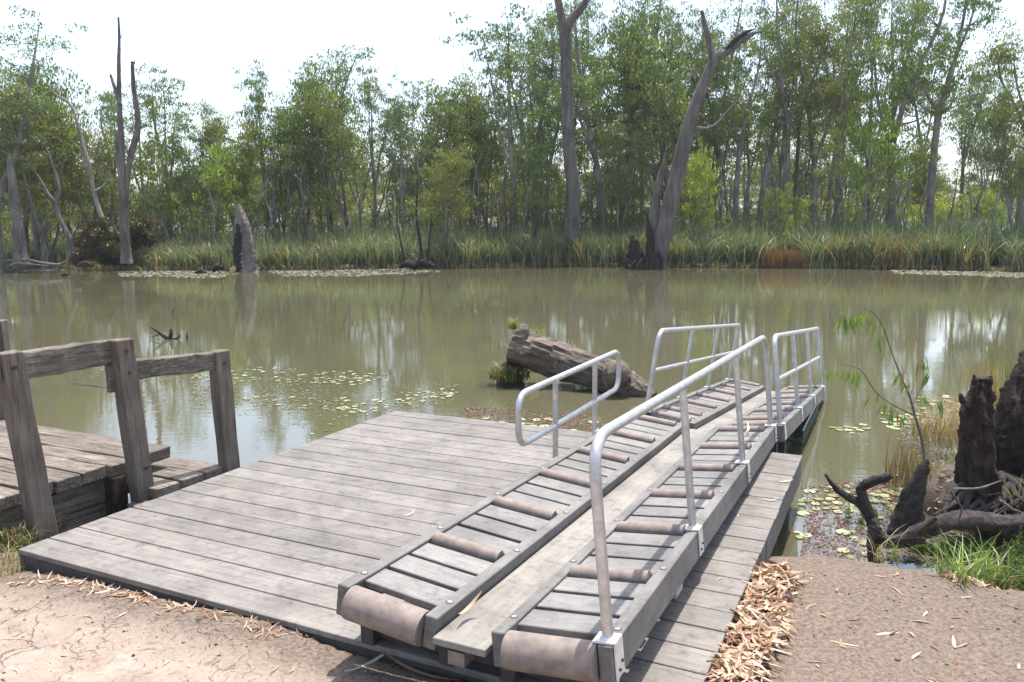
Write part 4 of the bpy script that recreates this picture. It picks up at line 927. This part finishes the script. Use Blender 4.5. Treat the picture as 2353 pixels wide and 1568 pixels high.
# sapling with hanging leaves
e = dtree('sapling', tuple(PY(2125, 1080, 5.5)), 'slim leaning sapling with hanging narrow green leaves at right', 'sapling')
main = [(2126, 1075), (2118, 1010), (2103, 958), (2090, 911), (2071, 867), (2046, 801), (2030, 755), (2010, 722), (1985, 708)]
side_ = [(2100, 955), (2041, 924), (2007, 894), (1978, 850), (1949, 840), (1924, 833)]
mb = MB(); pathY(mb, main, [.011, .010, .009, .008, .0065, .005, .004, .003, .002], [5.5]*9, 7, .03); pathY(mb, side_, [.006, .005, .0045, .004, .003, .002], [5.5, 5.45, 5.4, 5.35, 5.35, 5.35], 6, .03)
pathY(mb, [(2096, 935), (2115, 890), (2130, 845), (2128, 820)], [.004, .003, .003, .002], [5.5, 5.55, 5.6, 5.6], 5, .03); mb.obj('stem', M['barkdark'], e)
lv = []
for (x, y), n_ in (((1945, 725), 9), ((1970, 720), 7), ((1995, 712), 8), ((2012, 722), 6), ((2022, 745), 3), ((1906, 848), 3), ((1924, 838), 4), ((1945, 848), 5), ((1970, 850), 6), ((2045, 800), 2), ((2062, 850), 4), ((2088, 870), 3), ((2120, 825), 7), ((2130, 850), 5), ((2112, 905), 4), ((2005, 895), 2), ((2040, 925), 6), ((2060, 938), 5), ((2078, 945), 3), ((2150, 915), 3), ((2010, 770), 3)):
    for k in range(int(n_*1.7)): lv.append((PY(x+random.uniform(-14, 14), y+random.uniform(-3, 12), 5.45+random.uniform(-.08, .08)), random.uniform(.07, .15)))
C_ = np.array([l[0] for l in lv]); L_ = np.array([l[1] for l in lv]); dd = unit(np.stack([rng.normal(0, .28, len(lv)), rng.normal(0, .25, len(lv)), -np.ones(len(lv))], 1)); C_ = C_+dd*L_[:, None]/2
v, f_ = leaf_quads(C_, dd, L_, L_*.14); cc = np.array([.13, .20, .05])*rng.uniform(.7, 1.4, (len(lv), 1)); cc[rng.random(len(lv)) < .1] = (.28, .13, .04)
link('leaves', npmesh('leaves', v, f_, M['grass'], np.repeat(cc, 4, 0)), e)

def zc(x, y): return np.array([x, y, max(gz(x, y), 0.)])
def tf(name, px, py, z, *a, **k):
    q = PZ(px, py, z); q[2] = z-.02; return tuft(name, q, *a, **k)
tf('grass_tuft', 2190, 1365, .26, 120, .36, .11, .011, (.17, .24, .06), 'bright green grass tuft at the edge of the right bank in front of the root', 'grass', (.2, 1.0), dry=.15)
tf('grass_tuft', 2275, 1335, .22, 70, .34, .12, .010, (.14, .2, .05), 'thinner green grass tuft right of the bright tuft', 'grass', (.2, 1.1), dry=.2)
tf('grass_tuft', 2040, 1288, .28, 30, .30, .10, .006, (.17, .2, .08), 'few thin arching grass blades at the tip of the dirt bank', 'grass', (.5, 1.3), dry=.5)
tf('rush_clump', 2330, 960, .25, 260, .95, .32, .006, (.13, .15, .04), 'tall yellow-green rushes behind the rotten stump', 'rushes', (.02, .35), dry=.3, dcol=(.36, .20, .05))
tf('rush_clump', 2290, 930, .1, 220, .70, .35, .006, (.16, .15, .05), 'shorter rushes turning orange left of the leaning trunk', 'rushes', (.05, .45), dry=.5, dcol=(.40, .22, .08))
tf('dry_weeds', 2235, 985, .05, 420, .62, .5, .004, (.15, .14, .06), 'pale straw and seed stalks behind the rotten stump, leaning left', 'weeds', (.2, 1.2), dry=.75, dcol=(.40, .29, .17))
tf('dry_weeds', 2190, 1010, .12, 520, .56, .40, .005, (.15, .14, .06), 'tangle of dry straw weeds between the sapling and the rotten stump', 'weeds', (.2, 1.3), dry=.7, dcol=(.36, .25, .14))
tf('dry_weeds', 2085, 1110, .06, 240, .50, .20, .005, (.14, .13, .05), 'upright dry brown stalks around the sapling foot', 'weeds', (.02, .5), dry=.7, dcol=(.22, .14, .07))
tf('dry_weeds', 2240, 1080, .28, 110, .22, .30, .008, (.14, .18, .05), 'short green weeds on the soil left of the rotten stump', 'weeds', (.2, 1.), dry=.5)
tf('dry_weeds', 2335, 1140, .34, 170, .30, .35, .007, (.2, .18, .08), 'dead straw hanging at the foot of the leaning trunk', 'weeds', (.4, 1.3), dry=.75)
# feathery water weed spikes
def feather(px, py, z, n, hh, label):
    q = PZ(px, py, z); vs, fs, cs = [], [], []; k = 0
    for i in range(n):
        b_ = q+np.array([random.uniform(-.14, .14), random.uniform(-.12, .12), 0]); h_ = hh*random.uniform(.6, 1.1); m_ = 110; t = rng.random(m_); c = b_+np.stack([rng.normal(0, .004, m_), rng.normal(0, .004, m_), t*h_], 1)
        a = rng.uniform(0, 6.28, m_); d_ = unit(np.stack([np.cos(a), np.sin(a), np.full(m_, .7)], 1)); L2 = .04*(1.1-t*.75); v, f_ = leaf_quads(c+d_*L2[:, None]/2, d_, L2, L2*.22)
        vs.append(v); fs.append(f_+k); k += len(v); cs.append(np.repeat(np.array([.12, .19, .04])*rng.uniform(.6, 1.3, (m_, 1)), 4, 0))
    tag(link('feathery_weed', npmesh('feathery_weed', np.concatenate(vs), np.concatenate(fs), M['grass'], np.concatenate(cs))), label, 'water weed')
feather(2335, 1345, .05, 20, .34, 'feathery bright green water weed spikes at the right edge')
feather(2270, 1320, .05, 8, .28, 'darker feathery weed spikes behind the grass tuft')
feather(1975, 1200, .0, 5, .16, 'few small feathery spikes standing in the water left of the dark root')
# left bank grass
for x, y, z, n, lab in ((20, 1240, .33, 260, 'uneven green grass at the foot of the wharf post'), (70, 1215, .30, 140, 'thin grass growing against the wharf side boards'), (5, 1300, .33, 260, 'dry and green grass at the left edge beside the deck corner')):
    tf('grass_patch', x, y, z, int(n*.8), .15, .20, .005, (.17, .2, .06), lab, 'grass', (.3, 1.4), dry=.4, dcol=(.42, .32, .18))

# ------------------------------------------------------------------ fallen leaves
def strips(c, az, L_, w, tilt, roll_, curl, col, seg=4, name='leaf'):
    n = len(L_); d = np.stack([np.cos(az)*np.cos(tilt), np.sin(az)*np.cos(tilt), np.sin(tilt)], 1); sd = np.stack([-np.sin(az), np.cos(az), np.zeros(n)], 1); up = np.cross(d, sd)
    sd2 = sd*np.cos(roll_)[:, None]+up*np.sin(roll_)[:, None]; up2 = np.cross(d, sd2); vs = []
    bend = rng.normal(0, .16, n)
    for k in range(seg+1):
        t = k/seg; s_ = (t-.5)*L_; prof = math.sin(PI*min(max(t, .04), .97))**.6
        p = c+d*s_[:, None]+up2*(curl*L_*(4*(t-.5)**2-.3))[:, None]+sd2*(bend*L_*4*(t-.5)**2)[:, None]
        vs += [p-sd2*(w*prof/2)[:, None], p+sd2*(w*prof/2)[:, None]]
    v = np.stack(vs, 1).reshape(-1, 3); m_ = 2*(seg+1)
    f_ = np.concatenate([np.stack([np.arange(n)*m_+2*k, np.arange(n)*m_+2*k+1, np.arange(n)*m_+2*k+3, np.arange(n)*m_+2*k+2], 1) for k in range(seg)])
    return v, f_, np.repeat(col, m_, 0)
def inpoly(x, y, poly):
    c = np.zeros(len(x), bool); j = len(poly)-1
    for i in range(len(poly)):
        xi, yi = poly[i][:2]; xj, yj = poly[j][:2]
        c ^= ((yi > y) != (yj > y)) & (x < (xj-xi)*(y-yi)/(yj-yi+1e-12)+xi); j = i
    return c
TAN = np.array([1., .98, 1.02])*np.array([(0.405, 0.270, 0.176), (0.513, 0.378, 0.263), (0.324, 0.203, 0.128), (0.594, 0.466, 0.351), (0.203, 0.108, 0.068), (0.446, 0.324, 0.223)])
def scatter_leaves(poly_px, z, n, name, label, hmax, Lr=(.05, .13), wr=(.010, .022), flat=.25, kind='stuff', deckz=None):
    poly = [PZ(x, y, z) for x, y in poly_px]; P_ = np.array(poly); xx = rng.uniform(P_[:, 0].min(), P_[:, 0].max(), n*6); yy = rng.uniform(P_[:, 1].min(), P_[:, 1].max(), n*6)
    k = inpoly(xx, yy, poly); xx, yy = xx[k][:n], yy[k][:n]; n = len(xx); zz = (ground_z(xx, yy) if deckz is None else np.full(n, deckz))+rng.random(n)*hmax+.004
    L_ = rng.uniform(*Lr, n); w = rng.uniform(*wr, n); bk = rng.random(n) < .16; L_ = np.where(bk, L_*1.35, L_); w = np.where(bk, w*.45, w); col = TAN[rng.integers(len(TAN), size=n)]*rng.uniform(.75, 1.15, (n, 1))
    v, f_, c = strips(np.stack([xx, yy, zz], 1), rng.uniform(0, 6.28, n), L_, w, rng.normal(0, flat, n), rng.normal(0, flat*2, n), rng.normal(0, .06, n), col)
    return tag(link(name, npmesh(name, v, f_, M['litter'], c, smooth=True)), label, 'leaf litter', kind=kind)
scatter_leaves([(1585, 1600), (1640, 1475), (1705, 1345), (1745, 1312), (1800, 1318), (1830, 1340), (1800, 1400), (1808, 1460), (1760, 1530), (1730, 1600)], .4, 1700, 'leaf_drift', 'drift of curled tan gum leaves heaped against the right side of the deck', .06, (.06, .16), (.013, .028), .3)
scatter_leaves([(1740, 1600), (1830, 1330), (1900, 1290), (2100, 1320), (2353, 1370), (2400, 1600)], .4, 38, 'scattered_leaves', 'single pale gum leaves scattered over the brown dirt of the right bank', .004, (.03, .11), (.007, .018), .12)
scatter_leaves([(60, 1320), (250, 1355), (430, 1410), (700, 1480), (640, 1500), (380, 1420), (150, 1360), (0, 1340)], .36, 200, 'scattered_leaves', 'pale gum leaves and twigs scattered along the front edge of the deck', .006, (.04, .12), (.005, .014), .2)
scatter_leaves([(0, 1340), (100, 1345), (700, 1500), (720, 1600), (0, 1600)], .38, 34, 'scattered_leaves', 'few dry leaves on the pale cracked dirt at lower left', .004, (.03, .08), (.004, .012), .15)
scatter_leaves([(2060, 1140), (2170, 1090), (2210, 1130), (2180, 1160)], .27, 120, 'scattered_leaves', 'orange-brown leaves on the soil between the small stump and rotten stump', .02, (.05, .1), (.012, .02), .3)
scatter_leaves([(2140, 1330), (2260, 1340), (2330, 1375), (2240, 1370), (2180, 1360)], .3, 90, 'scattered_leaves', 'reddish bark and leaves at the foot of the green grass tuft', .02, (.06, .14), (.014, .03), .3)
scatter_leaves([(120, 1260), (890, 965), (1250, 1010), (760, 1330)], ZD, 26, 'deck_litter', 'tiny twigs and leaf scraps lying on the low deck boards', .003, (.02, .06), (.002, .006), .03, deckz=ZD)
scatter_leaves([(1500, 1450), (1660, 1440), (1790, 1080), (1760, 1080)], ZD, 9, 'deck_litter', 'few leaf scraps on the deck boards right of the ramp', .003, (.03, .07), (.003, .009), .05, deckz=ZD)
scatter_leaves([(1780, 1310), (1840, 1282), (1960, 1282), (2060, 1300), (1980, 1312), (1840, 1318)], .2, 130, 'shore_litter', 'wet leaf and bark scraps along the edge of the right dirt bank', .01, (.03, .1), (.006, .016), .3)
# dirt crumbs and twiglets
def crumbs():
    n = 4200; xx = rng.uniform(-3.8, 4, n); yy = rng.uniform(2.2, 5.2, n)
    k = (yy < interp(xx, SH)); a = (xx-O[0])*V[0]+(yy-O[1])*V[1]; bb = (xx-O[0])*U[0]+(yy-O[1])*U[1]; k &= ~((bb > -.01) & (a > -.02) & (a < 4.17)); k &= ((xx > .9) | (bb > -.5) | (rng.random(n) < .25))
    xx, yy = xx[k], yy[k]; n = len(xx); s_ = rng.uniform(.0015, .005, n)*rng.choice([1, 1, 1, 1, 2.6], n); zz = ground_z(xx, yy)+s_*.2; base = np.array([(1, 0, 0), (-1, 0, 0), (0, 1, 0), (0, -1, 0), (0, 0, .8), (0, 0, -.8)])
    j = 1+rng.uniform(-.35, .35, (n, 6, 1)); v = np.stack([xx, yy, zz], 1)[:, None, :]+base[None]*j*s_[:, None, None]
    fb = np.array([(0, 2, 4), (2, 1, 4), (1, 3, 4), (3, 0, 4), (2, 0, 5), (1, 2, 5), (3, 1, 5), (0, 3, 5)]); f_ = (np.arange(n)[:, None, None]*6+fb[None]).reshape(-1, 3)
    col = np.array([.19, .145, .11])*rng.uniform(.4, 1.4, (n, 1)); tag(link('dirt_crumbs', npmesh('dirt_crumbs', v.reshape(-1, 3), f_, M['litter'], np.repeat(col, 6, 0))), 'small clods and grit on the dirt bank', 'gravel', kind='stuff')
crumbs()
def twiglets():
    n = 420; a = rng.uniform(-.1, 3.0, n); bb = -rng.random(n)**1.4*.6-.02; p = O[None, :]+V[None, :]*a[:, None]+U[None, :]*bb[:, None]; xx, yy = p[:, 0], p[:, 1]
    v, f_, c = strips(np.stack([xx, yy, ground_z(xx, yy)+.006], 1), rng.uniform(0, 6.28, n), rng.uniform(.02, .09, n), rng.uniform(.0015, .004, n), rng.normal(0, .12, n), rng.normal(0, .3, n), rng.normal(0, .1, n), np.array([.14, .09, .065])*rng.uniform(.5, 2., (n, 1)))
    tag(link('twig_litter', npmesh('twig_litter', v, f_, M['litter'], c)), 'fine brown twig litter on the dark soil along the deck front', 'leaf litter', kind='stuff')
twiglets()
# single leaves and bark pieces one can pick out
def one(px, py, z, L_, w, az, curl, col, name, label, tilt=.02, rl=.1):
    q = PZ(px, py, z) if z is not None else PZ(px, py, .42)
    v, f_, c = strips(np.array([q]), np.array([az]), np.array([L_]), np.array([w]), np.array([tilt]), np.array([rl]), np.array([curl]), np.array([col]), 8)
    v = v-q; o = link(name, npmesh(name, v, f_, M['litter'], c, smooth=True)); o.location = q; tag(o, label, 'leaf' if 'leaf' in name else 'bark')
one(945, 1180, ZD+.012, .12, .012, 1.0, .08, (.4, .38, .28), 'fallen_leaf', 'single pale leaf lying in the middle of the low deck boards')
one(1075, 1392, .73, .16, .02, .9, .25, (.42, .28, .2), 'bark_strip', 'curled brown bark strip on the keel board near the big rollers', .3)
one(860, 1510, .415, .36, .02, .8, .16, (.42, .39, .30), 'bark_strip', 'long pale twisted bark strip in the shade below the near ramp end', .1)
one(960, 1540, .42, .42, .022, 2.6, .06, (.30, .21, .14), 'bark_strip', 'long brown bark strip on the ground under the near ramp end', .03)
one(2035, 1455, .40, .12, .018, .1, .05, (.46, .38, .29), 'fallen_leaf', 'largest pale leaf in the middle of the right dirt bank')
one(1805, 1105, ZD+.012, .12, .016, 0.1, .08, (.5, .42, .32), 'fallen_leaf', 'pale leaf on the deck boards right of the ramp, further one', .1)
one(1770, 1148, ZD+.012, .12, .014, -.3, .1, (.5, .42, .32), 'fallen_leaf', 'curled pale leaf on the deck boards right of the ramp, middle one', .1)
one(1255, 1003, ZD+.02, .14, .012, -.5, .15, (.42, .38, .3), 'fallen_leaf', 'curled pale leaf on the low deck by the loop handrail post', .1)
one(1720, 985, .66, .22, .016, 1.2, .1, (.6, .5, .42), 'fallen_leaf', 'long pink-tan leaf strip lying at the joint of the two ramp sections', .15)
one(1700, 1105, ZD+.012, .1, .012, 1.2, .1, (.55, .48, .36), 'fallen_leaf', 'pale leaf just right of the ramp, nearest the third rail post', .1)

# ------------------------------------------------------------------ lily pads and floating weed
padme = []
for s_ in range(5):
    n = 14; vs = [(0, 0, .004)]; cut = .25
    for k in range(n+1):
        a = cut+(2*PI-2*cut)*k/n; rr = 1+random.uniform(-.06, .06); vs.append((math.cos(a)*rr, math.sin(a)*rr, .03+random.uniform(-.03, .10)))
    fs = [(0, k+1, k+2) for k in range(n)]; col = np.array([(0.250, 0.312, 0.150), (0.325, 0.375, 0.200), (0.188, 0.250, 0.100), (0.350, 0.350, 0.188), (0.237, 0.213, 0.100)][s_])
    padme.append(npmesh('lily_pad', vs, fs, M['pad'], np.tile(col, (len(vs), 1))*rng.uniform(.85, 1.1, (len(vs), 1))))
def pads(poly_px, n, r0, r1, label, group, individual=True):
    poly = [PZ(x, y, 0) for x, y in poly_px]; P_ = np.array(poly); out = []; tries = 0
    while len(out) < n and tries < n*300:
        tries += 1; x = random.uniform(P_[:, 0].min(), P_[:, 0].max()); y = random.uniform(P_[:, 1].min(), P_[:, 1].max())
        if not inpoly(np.array([x]), np.array([y]), poly)[0] or gz(x, y) > -.01: continue
        if vnoise(x, y, 2.6, 77)+random.uniform(-.35, .35) < .2: continue
        r = random.uniform(r0, r1)
        if any((x-a)**2+(y-b_)**2 < (.85*(r+c))**2 for a, b_, c in out): continue
        out.append((x, y, r))
    for x, y, r in out:
        o = bpy.data.objects.new('lily_pad', random.choice(padme)); COL.objects.link(o); o.location = (x, y, .006+random.uniform(0, .004)); o.scale = (r, r, r*.6); o.rotation_euler = (random.uniform(-.05, .05), random.uniform(-.05, .05), random.uniform(0, 6.28))
        tag(o, label, 'lily pad', group)
pads([(1840, 1130), (1960, 1110), (2060, 1090), (2110, 1150), (2050, 1230), (1990, 1290), (1850, 1290), (1830, 1240)], 70, .025, .055, 'pale round lily pad floating between the deck corner and the dark root', 'lily pads right of the deck')
pads([(1900, 985), (2000, 975), (2010, 1010), (1920, 1010)], 10, .03, .05, 'lily pad of the small cluster floating alone right of the far ramp section', 'lily pads in the small cluster')
pads([(2020, 890), (2140, 880), (2230, 930), (2150, 1010), (2030, 985), (2010, 930)], 40, .035, .06, 'lily pad floating behind the leaning sapling', 'lily pads behind the sapling')
pads([(430, 850), (560, 842), (700, 845), (860, 860), (1010, 875), (1060, 905), (1000, 940), (840, 955), (700, 945), (560, 925), (440, 890)], 170, .022, .052, 'lily pad of the loose raft floating beyond the low deck', 'lily pads beyond the deck')
pads([(1060, 935), (1340, 950), (1400, 985), (1330, 995), (1130, 980)], 20, .04, .07, 'lily pad among the red weed behind the loop handrail', 'lily pads in the red weed')
def flakes(poly_px, n, size, cols, name, label, z=.004, clump=(1.6, 5, -.1)):
    poly = [PZ(x, y, 0) for x, y in poly_px]; P_ = np.array(poly); m_ = n*8; xx = rng.uniform(P_[:, 0].min(), P_[:, 0].max(), m_); yy = rng.uniform(P_[:, 1].min(), P_[:, 1].max(), m_)
    k = inpoly(xx, yy, poly) & (vnoise(xx, yy, clump[0], clump[1])+rng.normal(0, .45, m_) > clump[2]) & (ground_z(xx, yy) < .03); xx, yy = xx[k][:n], yy[k][:n]; n = len(xx); s_ = size*rng.uniform(.5, 1.5, n)
    a = rng.uniform(0, 6.28, n); v = np.stack([np.stack([xx+s_*np.cos(a+q), yy+s_*np.sin(a+q)*rng.uniform(.6, 1, n), z+rng.uniform(0, .006, n)+(rng.uniform(0, .3, n)*s_)], 1) for q in (0, 1.57, 3.14, 4.71)], 1).reshape(-1, 3)
    C_ = np.array(cols); col = C_[rng.integers(len(C_), size=n)]*rng.uniform(.7, 1.2, (n, 1)); tag(link(name, npmesh(name, v, np.arange(n*4).reshape(-1, 4), M['weed'], np.repeat(col, 4, 0))), label, 'floating weed', kind='stuff')
RED = [(.11, .03, .032), (.16, .05, .05), (.09, .04, .025), (.13, .09, .05)]; STR = [(.20, .19, .14), (.15, .155, .10), (.10, .115, .06), (.24, .22, .18)]
flakes([(1065, 935), (1200, 940), (1340, 955), (1420, 985), (1330, 1000), (1120, 985), (1060, 950)], 1700, .012, RED+STR[:1], 'red_weed', 'mat of red floating fern behind the low deck and loop handrail')
flakes([(1840, 1120), (2090, 1090), (2110, 1180), (1990, 1290), (1840, 1280), (1850, 1180)], 3400, .010, RED+STR[:2], 'red_weed', 'red and brown floating fern among the lily pads right of the deck', clump=(4, 5, -.1))
flakes([(2080, 1080), (2060, 1000), (2120, 930), (2260, 900), (2260, 990), (2180, 1080)], 2600, .012, RED+STR, 'red_weed', 'brownish red floating weed in the bay behind the sapling')
flakes([(430, 845), (860, 855), (1060, 885), (1040, 925), (830, 960), (440, 920)], 1500, .016, STR+[(.2, .1, .09), (.12, .13, .06)], 'water_weed', 'scraps of pale weed between the lily pads beyond the low deck')
flakes([(150, 840), (560, 860), (900, 950), (700, 1010), (300, 940)], 420, .02, STR, 'water_weed', 'thin scatter of weed on the open water behind the wharf rails')
flakes([(265, 622), (470, 622), (560, 628), (500, 640), (280, 636)], 2200, .08, STR, 'lily_mat', 'pale mat of floating leaves along the far bank left of the pale stump', clump=(.8, 6, -.3))
flakes([(600, 622), (900, 616), (1030, 625), (820, 636), (660, 636)], 2600, .08, STR, 'lily_mat', 'pale mat of floating leaves between the pale stump and the three-stemmed islet', clump=(.8, 7, -.3))
flakes([(2040, 622), (2353, 618), (2400, 640), (2200, 634), (2060, 630)], 2300, .08, STR, 'lily_mat', 'pale mat of floating leaves along the far bank at right', clump=(.8, 8, -.3))
flakes([(0, 618), (130, 616), (150, 622), (0, 626)], 900, .09, STR, 'lily_mat', 'thin pale mat of floating leaves at the far left bank', clump=(.8, 8, -.3))
flakes([(2010, 1235), (2353, 1210), (2400, 1370), (2250, 1350), (2120, 1300), (2010, 1290)], 2600, .014, [(.05, .04, .03), (.09, .07, .05), (.05, .07, .02), (.14, .12, .08)], 'water_weed', 'dark leaf scum and weed in the narrow pool under the twisted root', clump=(4, 5, -.6))  # dark flakes laid over the bright water to stand for its shade
feather(2200, 1285, .0, 9, .14, 'short feathery weed in the pool just under the twisted root')
feather(2100, 1275, .0, 7, .10, 'smallest feathery weed patch at the tip of the dirt bank')
# stick on the water
q = PZ(245, 885, 0)
mb = MB(); mb.tube([PZ(150, 878, .03), PZ(210, 885, .02), PZ(250, 892, .0)], [.006, .01, .004], 6); thing_mesh(mb, 'floating_stick', M['snag'], 'pale thin stick floating behind the wharf rail', 'stick')

# ------------------------------------------------------------------ haze
hz = MB(); hz.hexa([(-260, -12, -2.), (260, -12, -2.), (260, 300, -2.), (-260, 300, -2.), (-260, -12, 30), (260, -12, 30), (260, 300, 30), (-260, 300, 30)])
HAZE = True
if HAZE:
    m, nt, b = newmat('hazy_air'); nt.nodes.remove(b); pv = N(nt, 'ShaderNodeVolumePrincipled'); pv.inputs['Color'].default_value = (.88, .93, 1, 1); pv.inputs['Density'].default_value = .00038; pv.inputs['Anisotropy'].default_value = .35
    nt.links.new(pv.outputs[0], nt.nodes['Material Output'].inputs['Volume']); tag(hz.obj('haze', m), 'thin pale haze in the air over the water and forest', 'haze', kind='stuff')

# ------------------------------------------------------------------ light, sky, camera
SUNDIR = np.array([.123, .252, 1.]); SUNDIR /= np.linalg.norm(SUNDIR)
el = math.asin(SUNDIR[2]); az = math.atan2(SUNDIR[0], SUNDIR[1])
w = bpy.data.worlds.new('World'); sc.world = w; w.use_nodes = True; nt = w.node_tree; bg = nt.nodes['Background']
sky = nt.nodes.new('ShaderNodeTexSky'); sky.sky_type = 'NISHITA'; sky.sun_disc = False; sky.sun_elevation = el; sky.sun_rotation = az
sky.air_density = 1.; sky.dust_density = 3; sky.ozone_density = 1.2; sky.altitude = 100
hs = N(nt, 'ShaderNodeHueSaturation'); hs.inputs['Saturation'].default_value = .85; hs.inputs['Value'].default_value = 1.12; nt.links.new(sky.outputs[0], hs.inputs['Color']); nt.links.new(hs.outputs[0], bg.inputs['Color']); bg.inputs['Strength'].default_value = .15
sl_ = bpy.data.lights.new('sun', 'SUN'); sl_.energy = 3.6; sl_.angle = math.radians(.6); sl_.color = (1, .94, .86); so = bpy.data.objects.new('sun', sl_); COL.objects.link(so)
so.rotation_euler = Vector(-SUNDIR).to_track_quat('-Z', 'Y').to_euler(); so.location = (0, 0, 60)
cam = bpy.data.cameras.new('camera'); co = bpy.data.objects.new('camera', cam); COL.objects.link(co)
cam.sensor_width = 36; cam.lens = 36*F/2353; cam.clip_start = .05; cam.clip_end = 3000
fwd = Vector((0, math.cos(PITCH), -math.sin(PITCH))); upv = Vector((0, math.sin(PITCH), math.cos(PITCH))); c_, s_ = math.cos(ROLL), math.sin(ROLL)
Rv = Vector((1, 0, 0))*c_-upv*s_; Uv = Vector((1, 0, 0))*s_+upv*c_
co.matrix_world = Matrix(((Rv.x, Uv.x, -fwd.x, 0), (Rv.y, Uv.y, -fwd.y, 0), (Rv.z, Uv.z, -fwd.z, H), (0, 0, 0, 1)))
sc.camera = co
sc.view_settings.view_transform = 'Standard'; sc.view_settings.look = 'None'; sc.view_settings.exposure = 1.12; sc.view_settings.gamma = 1
sc.render.engine = 'CYCLES'; sc.cycles.max_bounces = 6; sc.cycles.transparent_max_bounces = 4; sc.cycles.volume_bounces = 0; sc.cycles.diffuse_bounces = 3; sc.cycles.glossy_bounces = 3
sc.cycles.use_denoising = True
